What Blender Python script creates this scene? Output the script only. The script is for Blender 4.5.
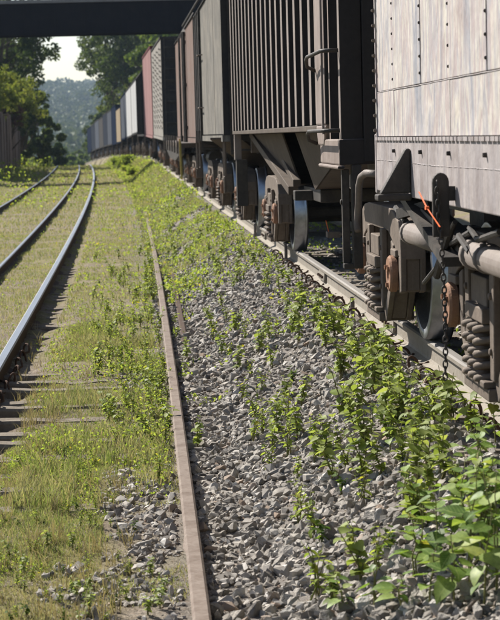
import bpy, bmesh, math, random
import numpy as np
from mathutils import Vector, Matrix, Euler

random.seed(7)
rng = np.random.default_rng(7)
for o in list(bpy.data.objects):
    bpy.data.objects.remove(o)
scene = bpy.context.scene
col = scene.collection

# ------------------------------------------------------------------ camera
F = 1900.0                                   # focal length in photo pixels (500 wide)
PIT, YAW, ROLL, CAMZ = 0.0913, 0.056, 0.0264, 2.0
cam_d = bpy.data.cameras.new('camera')
cam = bpy.data.objects.new('camera', cam_d)
col.objects.link(cam)
r0 = Vector((math.cos(YAW), -math.sin(YAW), 0))
fw = Vector((math.sin(YAW) * math.cos(PIT), math.cos(YAW) * math.cos(PIT), -math.sin(PIT)))
up0 = r0.cross(fw)
cr, sr = math.cos(ROLL), math.sin(ROLL)
rt = cr * r0 - sr * up0
upv = sr * r0 + cr * up0
M3 = Matrix((rt, upv, -fw)).transposed()
cam.matrix_world = Matrix.Translation((0, 0, CAMZ)) @ M3.to_4x4()
cam_d.sensor_fit = 'HORIZONTAL'
cam_d.sensor_width = 24.0
cam_d.lens = F / 500 * 24.0
cam_d.clip_start = 0.1
cam_d.clip_end = 6000
cam_d.dof.use_dof = True
cam_d.dof.focus_distance = 13.5
cam_d.dof.aperture_fstop = 6.3
scene.camera = cam

# ------------------------------------------------------------------ sky and sun
SUN_EL, SUN_AZ = math.radians(39), math.radians(-36)     # azimuth from +Y, negative = left
w = bpy.data.worlds.new('World')
scene.world = w
w.use_nodes = True
nt = w.node_tree
nt.nodes.clear()
sky = nt.nodes.new('ShaderNodeTexSky')
sky.sky_type = 'NISHITA'
sky.sun_disc = False
sky.sun_elevation = SUN_EL
sky.sun_rotation = SUN_AZ % (2 * math.pi)
sky.air_density = 1.0
sky.dust_density = 0.8
sky.ozone_density = 1.0
bg = nt.nodes.new('ShaderNodeBackground')
bg.inputs['Strength'].default_value = 0.065
wo = nt.nodes.new('ShaderNodeOutputWorld')
nt.links.new(sky.outputs[0], bg.inputs['Color'])
nt.links.new(bg.outputs[0], wo.inputs['Surface'])
sun_d = bpy.data.lights.new('sun', 'SUN')
sun_d.energy = 5.0
sun_d.angle = math.radians(0.53)
sun_d.color = (1.0, 0.945, 0.86)
sun = bpy.data.objects.new('sun', sun_d)
col.objects.link(sun)
sdir = Vector((math.sin(SUN_AZ) * math.cos(SUN_EL), math.cos(SUN_AZ) * math.cos(SUN_EL), math.sin(SUN_EL)))
sun.rotation_euler = sdir.to_track_quat('Z', 'Y').to_euler()
sun.location = (-20, 40, 40)
scene.render.engine = 'CYCLES'
vs = scene.view_settings
vs.view_transform = 'Standard'
vs.look = 'None'
vs.gamma = 1.0
vs.exposure = 1.12
vs.use_curve_mapping = False
scene.render.resolution_x = 826
scene.render.resolution_y = 1024

# ------------------------------------------------------------------ track geometry (metres)
CL, CT = 1.106e-4, 1.164e-4                  # curvature of the left tracks and of the train track
X_R1, X_R2 = -1.285, -2.215                  # polished rails of the running line
X_R3, X_R4 = -3.98, -4.98                    # rails of the far track
X_M = 0.24                                   # disused rusty rail
X_T = 2.03                                   # near rail of the train
XTC = X_T + 0.835                            # centre of the train track


def sag(y):
    d = np.maximum(np.asarray(y, float) - 150.0, 0)
    return -np.minimum(9.5e-5 * d * d, 0.03 * d)


def sag_left(y):
    d = np.maximum(np.asarray(y, float) - 150.0, 0)
    return -np.minimum(4.5e-4 * d * d, 0.024 * d)


def ztop(y):                                 # rail head height of the train track
    y = np.asarray(y, float)
    return 0.548 + 0.40 * np.exp(-((y - 108.0) / 38.0) ** 2) + sag(y)


def vnoise(x, y, s, seed=0):                 # cheap smooth noise -1..1
    x = np.asarray(x, float) / s
    y = np.asarray(y, float) / s
    xi, yi = np.floor(x).astype(np.int64), np.floor(y).astype(np.int64)
    fx, fy = x - xi, y - yi
    fx = fx * fx * (3 - 2 * fx)
    fy = fy * fy * (3 - 2 * fy)

    def hsh(a, b):
        n = (a * 374761393 + b * 668265263 + seed * 982451653) & 0x7fffffff
        n = ((n ^ (n >> 13)) * 1274126177) & 0x7fffffff
        return ((n ^ (n >> 16)) & 0xffff) / 32767.5 - 1
    return ((hsh(xi, yi) * (1 - fx) + hsh(xi + 1, yi) * fx) * (1 - fy)
            + (hsh(xi, yi + 1) * (1 - fx) + hsh(xi + 1, yi + 1) * fx) * fy)


PU = [-400, -60, -14, -9, -6.5, -5.2, 0.05, 0.6, 1.05, 1.55, 4.3, 5.3, 7.5, 13, 50, 400]
PZ = [6, 3.5, 2.6, 0.5, 0.0, -0.16, -0.155, -0.15, 0.09, 0.345, 0.345, -0.05, -0.1, 1.6, 4, 6]


def gz(x, y):
    x = np.asarray(x, float)
    y = np.asarray(y, float)
    yc = np.minimum(y, 330.0)
    u = x + CL * yc * yc
    z = np.interp(u, PU, PZ)
    k = np.clip((u - 0.55) / 1.0, 0, 1) * np.clip((5.4 - u) / 1.0, 0, 1)
    z = z + k * (ztop(y) - 0.548 - sag(y))
    kt = np.clip((u - 0.3) / 1.2, 0, 1)
    z = z + sag(y) * kt + sag_left(y) * (1 - kt)
    far = np.clip((y - 330) / 250.0, 0, 1)
    z = z * (1 - far) + far * (-9.0 + 1.5 * vnoise(x, y, 60, 3))
    z = z - 0.055 * np.exp(-((u - X_R1 - 0.2) / 0.13) ** 2) * np.clip((60 - y) / 30, 0, 1)
    am = np.where(np.abs(u - XTC) < 1.3, 0.3, 1.0)
    z = z + am * (0.022 * vnoise(x, y, 0.7, 1) + 0.012 * vnoise(x, y, 0.23, 2))
    z = z + np.clip(np.abs(u + 1) - 7, 0, 6) * 0.12 * vnoise(x, y, 4.0, 5)
    return z


def ray(u, v):                               # photo pixel -> direction in the place
    a, b = u - 250.0, v - 310.0
    d = rt * (a / F) - upv * (b / F) + fw
    return d


def on_train(u, v, X0):                      # point on the vertical sheet X = X0 - CT y^2
    d = ray(u, v)
    A = CT * d.y * d.y
    t = (-d.x + math.sqrt(d.x * d.x + 4 * A * X0)) / (2 * A)
    return Vector((d.x * t, d.y * t, CAMZ + d.z * t))


def on_ground(u, v):
    d = ray(u, v)
    t, step = 4.0, 0.1
    while t < 400:
        if CAMZ + d.z * t < float(gz(d.x * t, d.y * t)):
            break
        t += step
        step = max(0.1, t * 0.004)
    return Vector((d.x * t, d.y * t, float(gz(d.x * t, d.y * t))))


# ------------------------------------------------------------------ materials
def new_mat(name):
    m = bpy.data.materials.new(name)
    m.use_nodes = True
    n = m.node_tree
    b = n.nodes.get('Principled BSDF')
    return m, n, b


def N(n, t, **kw):
    x = n.nodes.new(t)
    for k, v in kw.items():
        setattr(x, k, v)
    return x


def coords(n, scale=(1, 1, 1), rand=True):
    tc = N(n, 'ShaderNodeTexCoord')
    mp = N(n, 'ShaderNodeMapping')
    mp.inputs['Scale'].default_value = scale
    if rand:
        oi = N(n, 'ShaderNodeObjectInfo')
        ml = N(n, 'ShaderNodeVectorMath', operation='SCALE')
        ml.inputs[0].default_value = (37.0, 53.0, 71.0)
        n.links.new(oi.outputs['Random'], ml.inputs['Scale'])
        ad = N(n, 'ShaderNodeVectorMath', operation='ADD')
        n.links.new(tc.outputs['Object'], ad.inputs[0])
        n.links.new(ml.outputs[0], ad.inputs[1])
        n.links.new(ad.outputs[0], mp.inputs['Vector'])
    else:
        n.links.new(tc.outputs['Object'], mp.inputs['Vector'])
    return mp.outputs['Vector']


def ramp(n, fac, stops):
    r = N(n, 'ShaderNodeValToRGB')
    e = r.color_ramp.elements
    while len(e) > 1:
        e.remove(e[0])
    e[0].position = stops[0][0]
    e[0].color = (*stops[0][1], 1)
    for p, c in stops[1:]:
        q = e.new(p)
        q.color = (*c, 1)
    n.links.new(fac, r.inputs['Fac'])
    return r.outputs['Color']


def noise(n, vec, scale, detail=4, rough=0.55, dist=0.0):
    t = N(n, 'ShaderNodeTexNoise')
    t.inputs['Scale'].default_value = scale
    t.inputs['Detail'].default_value = detail
    t.inputs['Roughness'].default_value = rough
    t.inputs['Distortion'].default_value = dist
    n.links.new(vec, t.inputs['Vector'])
    return t.outputs['Fac']


def mix(n, fac, a, b, mode='MIX'):
    m = N(n, 'ShaderNodeMix', data_type='RGBA', blend_type=mode)
    if isinstance(fac, (int, float)):
        m.inputs[0].default_value = fac
    else:
        n.links.new(fac, m.inputs[0])
    for s, v in ((m.inputs[6], a), (m.inputs[7], b)):
        if isinstance(v, tuple):
            s.default_value = (*v, 1)
        else:
            n.links.new(v, s)
    return m.outputs[2]


def bump(n, b, h, strength, dist):
    x = N(n, 'ShaderNodeBump')
    x.inputs['Strength'].default_value = strength
    x.inputs['Distance'].default_value = dist
    n.links.new(h, x.inputs['Height'])
    n.links.new(x.outputs[0], b.inputs['Normal'])


def weathered(name, c1, c2, dirt, rough=0.7, metal=0.0, streak=1.0, dirt_amt=0.5, scale=1.0, bumpd=0.01, spec=0.1):
    """Painted or bare metal with vertical streaks, blotches and dirt."""
    m, n, b = new_mat(name)
    v1 = coords(n, (7 * scale, 7 * scale, 0.55 * scale))
    v2 = coords(n, (scale,) * 3)
    s = noise(n, v1, 1.6, 6, 0.6, 0.25)
    g = noise(n, v2, 2.3, 6, 0.62, 0.4)
    f = noise(n, v2, 24, 4, 0.6)
    base = mix(n, ramp(n, s, [(0.3, (0, 0, 0)), (0.72, (streak,) * 3)]), c1, c2)
    dm = ramp(n, g, [(0.45, (0, 0, 0)), (0.72, (dirt_amt,) * 3)])
    base = mix(n, dm, base, dirt)
    base = mix(n, 0.35, base, ramp(n, f, [(0.25, (0.45,) * 3), (0.75, (1.0,) * 3)]), 'MULTIPLY')
    n.links.new(base, b.inputs['Base Color'])
    b.inputs['Metallic'].default_value = metal
    b.inputs['Roughness'].default_value = rough
    b.inputs['Specular IOR Level'].default_value = spec
    bump(n, b, noise(n, v2, 9, 5, 0.6), 0.5, bumpd)
    return m


M = {}
M['pale_iron'] = None


def mat_pale():
    m, n, b = new_mat('peeling_pale_paint')
    v1 = coords(n, (3.4, 3.4, 0.62), False)
    v2 = coords(n, (1, 1, 1), False)
    v3 = coords(n, (14, 14, 0.7), False)
    s = noise(n, v1, 1.5, 5, 0.55, 0.9)
    s2 = noise(n, v3, 1.6, 5, 0.6, 0.2)
    g = noise(n, v2, 1.7, 6, 0.6, 0.5)
    f = noise(n, v2, 38, 4, 0.65)
    base = ramp(n, s, [(0.34, (0.23, 0.235, 0.265)), (0.42, (0.36, 0.335, 0.335)), (0.47, (0.49, 0.455, 0.40)),
                       (0.52, (0.37, 0.305, 0.295)), (0.57, (0.31, 0.295, 0.31)), (0.61, (0.53, 0.495, 0.42)), (0.69, (0.27, 0.245, 0.25))])
    base = mix(n, ramp(n, s2, [(0.50, (0, 0, 0)), (0.64, (0.6,) * 3)]), base, (0.33, 0.305, 0.31))
    base = mix(n, ramp(n, s2, [(0.28, (0.4,) * 3), (0.42, (0, 0, 0))]), base, (0.52, 0.485, 0.42))
    base = mix(n, ramp(n, g, [(0.5, (0, 0, 0)), (0.64, (0.6,) * 3)]), base, (0.31, 0.235, 0.22))
    base = mix(n, 0.3, base, ramp(n, f, [(0.3, (0.5,) * 3), (0.7, (1.0,) * 3)]), 'MULTIPLY')
    n.links.new(base, b.inputs['Base Color'])
    b.inputs['Roughness'].default_value = 0.62
    b.inputs['Specular IOR Level'].default_value = 0.25
    bump(n, b, noise(n, v2, 2.4, 4, 0.5), 0.6, 0.05)
    return m


M['pale'] = mat_pale()
M['pale_low'] = weathered('pale_sill_paint', (0.40, 0.36, 0.345), (0.25, 0.23, 0.24), (0.17, 0.135, 0.125), 0.65, 0, 1.0, 0.8, 1.4)
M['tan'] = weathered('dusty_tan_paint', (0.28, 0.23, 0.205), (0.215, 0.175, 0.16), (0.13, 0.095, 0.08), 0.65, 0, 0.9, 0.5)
M['hopper'] = weathered('dark_hopper_paint_and_shade', (0.035, 0.032, 0.032), (0.045, 0.041, 0.04), (0.065, 0.055, 0.05), 0.8, 0, 0.8, 0.3, spec=0.03)  # dark body paint, also put on near-facing sides as their shade
M['rib'] = weathered('sunlit_rib_paint', (0.25, 0.215, 0.195), (0.19, 0.16, 0.148), (0.13, 0.10, 0.09), 0.65, 0, 0.7, 0.4)  # lighter tone standing for the sun on outer faces
M['slope'] = weathered('dusty_brown_slope', (0.105, 0.08, 0.063), (0.06, 0.05, 0.043), (0.15, 0.125, 0.10), 0.7, 0, 0.9, 0.5)
M['iron'] = weathered('dusty_cast_iron', (0.165, 0.135, 0.112), (0.095, 0.077, 0.066), (0.235, 0.19, 0.155), 0.72, 0.1, 0.6, 0.7, 2.0)
M['iron_dark'] = weathered('greasy_black_iron', (0.045, 0.042, 0.04), (0.065, 0.058, 0.053), (0.13, 0.11, 0.095), 0.6, 0.1, 0.6, 0.5, 2.0)
M['rust_cap'] = weathered('rust_orange_iron', (0.29, 0.16, 0.10), (0.21, 0.125, 0.09), (0.15, 0.105, 0.085), 0.75, 0, 0.5, 0.5, 4.0)
M['pipe'] = weathered('dusty_pipe', (0.185, 0.16, 0.145), (0.145, 0.125, 0.112), (0.11, 0.085, 0.075), 0.6, 0.1, 0.6, 0.4, 2.0)
M['rust_rod'] = weathered('brown_rusty_rod', (0.085, 0.052, 0.038), (0.12, 0.075, 0.054), (0.06, 0.043, 0.034), 0.85, 0, 0.4, 0.4, 5.0)
M['grey_side'] = weathered('streaked_grey_paint', (0.25, 0.24, 0.22), (0.105, 0.102, 0.098), (0.34, 0.31, 0.265), 0.65, 0, 1.0, 0.6, spec=0.0)
M['brown_side'] = weathered('faded_brown_paint', (0.25, 0.20, 0.18), (0.155, 0.125, 0.115), (0.20, 0.12, 0.095), 0.65, 0, 1.0, 0.6, spec=0.0)
M['pink_side'] = weathered('faded_red_paint', (0.34, 0.215, 0.21), (0.25, 0.155, 0.15), (0.23, 0.17, 0.16), 0.6, 0, 0.9, 0.5, spec=0.0)
M['light_side'] = weathered('light_grey_paint', (0.34, 0.325, 0.30), (0.24, 0.23, 0.215), (0.22, 0.185, 0.16), 0.6, 0, 0.9, 0.5, spec=0.0)
M['white_side'] = weathered('dirty_white_paint', (0.50, 0.50, 0.49), (0.38, 0.39, 0.40), (0.30, 0.30, 0.30), 0.55, 0, 0.8, 0.3, spec=0.0)
M['blue_side'] = weathered('slate_blue_paint', (0.035, 0.041, 0.055), (0.045, 0.052, 0.066), (0.065, 0.066, 0.07), 0.6, 0, 0.8, 0.35, spec=0.0)
M['bluegrey_side'] = weathered('blue_grey_paint', (0.105, 0.115, 0.135), (0.065, 0.075, 0.095), (0.13, 0.135, 0.15), 0.6, 0, 0.9, 0.35, spec=0.0)
M['deep_blue'] = weathered('deep_blue_paint', (0.018, 0.025, 0.046), (0.025, 0.033, 0.055), (0.04, 0.043, 0.05), 0.6, 0, 0.7, 0.3, spec=0.0)
M['cream_side'] = weathered('cream_paint', (0.33, 0.275, 0.20), (0.26, 0.215, 0.16), (0.27, 0.21, 0.16), 0.65, 0, 0.8, 0.3, spec=0.0)
M['black_side'] = weathered('black_paint', (0.035, 0.035, 0.038), (0.055, 0.053, 0.052), (0.09, 0.08, 0.07), 0.8, 0, 0.7, 0.4, spec=0.04)
M['bridge'] = weathered('dark_bridge_steel', (0.012, 0.0125, 0.017), (0.018, 0.018, 0.022), (0.03, 0.028, 0.028), 0.9, 0, 0.7, 0.3, spec=0.03)
M['bridge_top'] = weathered('grey_bridge_kerb', (0.22, 0.22, 0.22), (0.17, 0.17, 0.17), (0.12, 0.11, 0.10), 0.8, 0, 0.7, 0.3)
M['rail_rust'] = weathered('dark_rusty_rail', (0.065, 0.04, 0.028), (0.09, 0.056, 0.04), (0.045, 0.033, 0.027), 0.8, 0, 0.3, 0.4, 3.0)
M['rail_tan'] = weathered('tan_rusty_rail', (0.225, 0.185, 0.155), (0.165, 0.125, 0.10), (0.10, 0.068, 0.05), 0.75, 0, 1.0, 0.75, 3.0, 0.004)
M['rail_dusty'] = weathered('dusty_grey_rail', (0.29, 0.265, 0.225), (0.235, 0.205, 0.17), (0.18, 0.14, 0.11), 0.75, 0, 0.5, 0.5, 3.0)
M['wood'] = weathered('weathered_sleeper_wood', (0.20, 0.17, 0.135), (0.12, 0.10, 0.08), (0.27, 0.235, 0.19), 0.9, 0, 0.8, 0.5, 3.0)
M['plank'] = weathered('weathered_bank_slab', (0.19, 0.15, 0.12), (0.11, 0.085, 0.07), (0.24, 0.17, 0.13), 0.9, 0, 1.0, 0.5)


def mat_steel(name, colr, rough, metal):
    m, n, b = new_mat(name)
    v = coords(n, (6, 0.4, 6), False)
    s = noise(n, v, 2.0, 4, 0.6)
    c = mix(n, ramp(n, s, [(0.35, (0, 0, 0)), (0.7, (1, 1, 1))]), colr, tuple(x * 0.7 for x in colr))
    n.links.new(c, b.inputs['Base Color'])
    b.inputs['Metallic'].default_value = metal
    rr = N(n, 'ShaderNodeMapRange')
    rr.inputs[3].default_value = rough
    rr.inputs[4].default_value = rough + 0.16
    n.links.new(s, rr.inputs[0])
    n.links.new(rr.outputs[0], b.inputs['Roughness'])
    return m


M['polished'] = mat_steel('polished_rail_head', (0.26, 0.27, 0.29), 0.3, 1.0)
M['tread'] = mat_steel('polished_wheel_tread', (0.36, 0.38, 0.42), 0.3, 1.0)
M['head_dull'] = mat_steel('dull_rail_head', (0.17, 0.155, 0.14), 0.7, 0.15)


def mat_plain(name, c, rough=0.6):
    m, n, b = new_mat(name)
    v = coords(n, (1, 1, 1))
    f = noise(n, v, 20, 3)
    n.links.new(mix(n, 0.3, c, ramp(n, f, [(0.3, (0.5,) * 3), (0.7, (1,) * 3)]), 'MULTIPLY'), b.inputs['Base Color'])
    b.inputs['Roughness'].default_value = rough
    return m


M['orange'] = mat_plain('orange_plastic', (0.75, 0.14, 0.03), 0.45)
M['flower_y'] = mat_plain('yellow_petal', (0.75, 0.5, 0.03), 0.6)
M['yellow'] = mat_plain('yellow_dirty_paint', (0.42, 0.30, 0.05), 0.6)


def mat_island(name, stops, rough=0.85, bumps=True, noise_scale=22):
    """Every separate piece of the mesh takes its own tone."""
    m, n, b = new_mat(name)
    g = N(n, 'ShaderNodeNewGeometry')
    c = ramp(n, g.outputs['Random Per Island'], stops)
    v = coords(n, (1, 1, 1))
    f = noise(n, v, noise_scale, 5, 0.65)
    c = mix(n, 0.55, c, ramp(n, f, [(0.25, (0.45,) * 3), (0.75, (1.0,) * 3)]), 'MULTIPLY')
    n.links.new(c, b.inputs['Base Color'])
    b.inputs['Roughness'].default_value = rough
    b.inputs['Specular IOR Level'].default_value = 0.2
    if bumps:
        bump(n, b, f, 0.5, 0.006)
    return m


M['stone'] = mat_island('ballast_stone', [(0.0, (0.13, 0.118, 0.105)), (0.3, (0.30, 0.27, 0.235)), (0.55, (0.385, 0.355, 0.315)),
                                          (0.75, (0.23, 0.205, 0.175)), (0.9, (0.50, 0.475, 0.44)), (1.0, (0.27, 0.195, 0.14))])


def mat_leaf(name, stops, trans=0.4, rough=0.62, spec=0.08, patch=0.0, patch_col=(0.2, 0.17, 0.08), tcol=(1.15, 1.15, 0.6)):
    m, n, b = new_mat(name)
    g = N(n, 'ShaderNodeNewGeometry')
    c = ramp(n, g.outputs['Random Per Island'], stops)
    if patch > 0:
        tc = N(n, 'ShaderNodeTexCoord')
        f = noise(n, tc.outputs['Object'], 0.8, 4, 0.6)
        c = mix(n, ramp(n, f, [(0.42, (0, 0, 0)), (0.62, (patch,) * 3)]), c, patch_col)
    n.links.new(c, b.inputs['Base Color'])
    b.inputs['Roughness'].default_value = rough
    b.inputs['Specular IOR Level'].default_value = spec
    t = N(n, 'ShaderNodeBsdfTranslucent')
    c2 = mix(n, 1.0, c, tcol, 'MULTIPLY')
    n.links.new(c2, t.inputs['Color'])
    ms = N(n, 'ShaderNodeMixShader')
    ms.inputs[0].default_value = trans
    n.links.new(b.outputs[0], ms.inputs[1])
    n.links.new(t.outputs[0], ms.inputs[2])
    out = [x for x in n.nodes if x.type == 'OUTPUT_MATERIAL'][0]
    n.links.new(ms.outputs[0], out.inputs['Surface'])
    return m


M['weed'] = mat_leaf('bright_weed_leaf', [(0.0, (0.14, 0.20, 0.04)), (0.4, (0.23, 0.30, 0.065)), (0.75, (0.32, 0.37, 0.10)),
                                          (0.93, (0.18, 0.25, 0.05)), (1.0, (0.40, 0.33, 0.05))], 0.58)
M['weed_big'] = mat_leaf('broad_weed_leaf', [(0.0, (0.13, 0.175, 0.045)), (0.5, (0.215, 0.27, 0.07)), (1.0, (0.31, 0.355, 0.12))], 0.48, 0.55, 0.15)
M['weed_deep'] = mat_leaf('deep_weed_leaf', [(0.0, (0.045, 0.09, 0.018)), (0.6, (0.08, 0.14, 0.028)), (1.0, (0.13, 0.19, 0.035))], 0.55)
M['stem'] = mat_leaf('weed_stem', [(0.0, (0.14, 0.17, 0.05)), (1.0, (0.22, 0.20, 0.09))], 0.15)
M['grass'] = mat_leaf('short_grass', [(0.0, (0.13, 0.185, 0.05)), (0.35, (0.215, 0.26, 0.09)), (0.6, (0.28, 0.295, 0.135)),
                                      (0.8, (0.36, 0.325, 0.18)), (1.0, (0.27, 0.215, 0.13))], 0.4, 0.7, 0.1, 0.45, (0.36, 0.305, 0.20), (1.1, 1.1, 0.72))
M['dry'] = mat_leaf('dry_grass', [(0.0, (0.27, 0.225, 0.14)), (0.6, (0.36, 0.31, 0.21)), (1.0, (0.23, 0.18, 0.11))], 0.25, 0.8, 0.1)
M['tree_dark'] = mat_leaf('dark_tree_leaf', [(0.0, (0.035, 0.055, 0.022)), (0.6, (0.06, 0.09, 0.032)), (1.0, (0.12, 0.15, 0.05))], 0.4)
M['tree_mid'] = mat_leaf('mid_tree_leaf', [(0.0, (0.05, 0.085, 0.025)), (0.6, (0.085, 0.125, 0.035)), (1.0, (0.15, 0.19, 0.055))], 0.45)
M['bush_lit'] = mat_leaf('yellow_green_bush', [(0.0, (0.10, 0.135, 0.03)), (0.6, (0.19, 0.22, 0.05)), (1.0, (0.32, 0.32, 0.09))], 0.4)
M['bush_red'] = mat_leaf('dry_reddish_creeper', [(0.0, (0.11, 0.06, 0.045)), (0.6, (0.16, 0.09, 0.06)), (1.0, (0.12, 0.11, 0.04))], 0.2)
M['hill_leaf'] = mat_leaf('hill_forest_leaf', [(0.0, (0.035, 0.055, 0.025)), (0.5, (0.065, 0.09, 0.035)), (0.85, (0.10, 0.12, 0.045)), (1.0, (0.16, 0.17, 0.07))], 0.15)
M['bark'] = weathered('tree_bark', (0.10, 0.08, 0.06), (0.06, 0.05, 0.04), (0.15, 0.13, 0.10), 0.9, 0, 0.8, 0.4, 2.0)


def mat_ground():
    m, n, b = new_mat('grassy_dirt')
    tc = N(n, 'ShaderNodeTexCoord')
    v = tc.outputs['Object']
    g = noise(n, v, 0.9, 6, 0.6, 0.3)
    f = noise(n, v, 9.0, 6, 0.65)
    h = noise(n, v, 60.0, 4, 0.65)
    grass = ramp(n, f, [(0.3, (0.13, 0.125, 0.055)), (0.5, (0.20, 0.18, 0.085)), (0.7, (0.26, 0.215, 0.125))])
    dirt = ramp(n, f, [(0.3, (0.14, 0.11, 0.085)), (0.5, (0.22, 0.18, 0.14)), (0.7, (0.29, 0.25, 0.20))])
    c = mix(n, ramp(n, g, [(0.38, (0, 0, 0)), (0.6, (1, 1, 1))]), grass, dirt)
    c = mix(n, 0.75, c, ramp(n, h, [(0.34, (0.38, 0.36, 0.33)), (0.5, (0.8, 0.8, 0.8)), (0.64, (1.25, 1.22, 1.15))]), 'MULTIPLY')
    # gravelly earth under the ballast: east of the disused rail
    sx = N(n, 'ShaderNodeSeparateXYZ')
    n.links.new(v, sx.inputs[0])
    yy = N(n, 'ShaderNodeMath', operation='MULTIPLY')
    n.links.new(sx.outputs['Y'], yy.inputs[0])
    n.links.new(sx.outputs['Y'], yy.inputs[1])
    ma = N(n, 'ShaderNodeMath', operation='MULTIPLY_ADD')
    n.links.new(yy.outputs[0], ma.inputs[0])
    ma.inputs[1].default_value = CL
    n.links.new(sx.outputs['X'], ma.inputs[2])
    mr = N(n, 'ShaderNodeMapRange')
    mr.inputs[1].default_value = -0.2
    mr.inputs[2].default_value = 0.35
    n.links.new(ma.outputs[0], mr.inputs[0])
    grav = ramp(n, h, [(0.3, (0.10, 0.088, 0.078)), (0.6, (0.20, 0.18, 0.16)), (0.8, (0.27, 0.25, 0.23))])
    mr2 = N(n, 'ShaderNodeMapRange')
    mr2.inputs[1].default_value = 4.6
    mr2.inputs[2].default_value = 5.4
    mr2.inputs[3].default_value = 1.0
    mr2.inputs[4].default_value = 0.0
    n.links.new(ma.outputs[0], mr2.inputs[0])
    mm = N(n, 'ShaderNodeMath', operation='MULTIPLY')
    mr3 = N(n, 'ShaderNodeMapRange')
    mr3.inputs[1].default_value = 60
    mr3.inputs[2].default_value = 110
    mr3.inputs[3].default_value = 1.0
    mr3.inputs[4].default_value = 0.0
    n.links.new(sx.outputs['Y'], mr3.inputs[0])
    m3 = N(n, 'ShaderNodeMath', operation='MULTIPLY')
    n.links.new(mr.outputs[0], m3.inputs[0])
    n.links.new(mr3.outputs[0], m3.inputs[1])
    n.links.new(m3.outputs[0], mm.inputs[0])
    n.links.new(mr2.outputs[0], mm.inputs[1])
    c = mix(n, mm.outputs[0], c, grav)
    n.links.new(c, b.inputs['Base Color'])
    b.inputs['Roughness'].default_value = 0.95
    b.inputs['Specular IOR Level'].default_value = 0.1
    bump(n, b, h, 0.8, 0.02)
    return m


M['ground'] = mat_ground()


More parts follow.
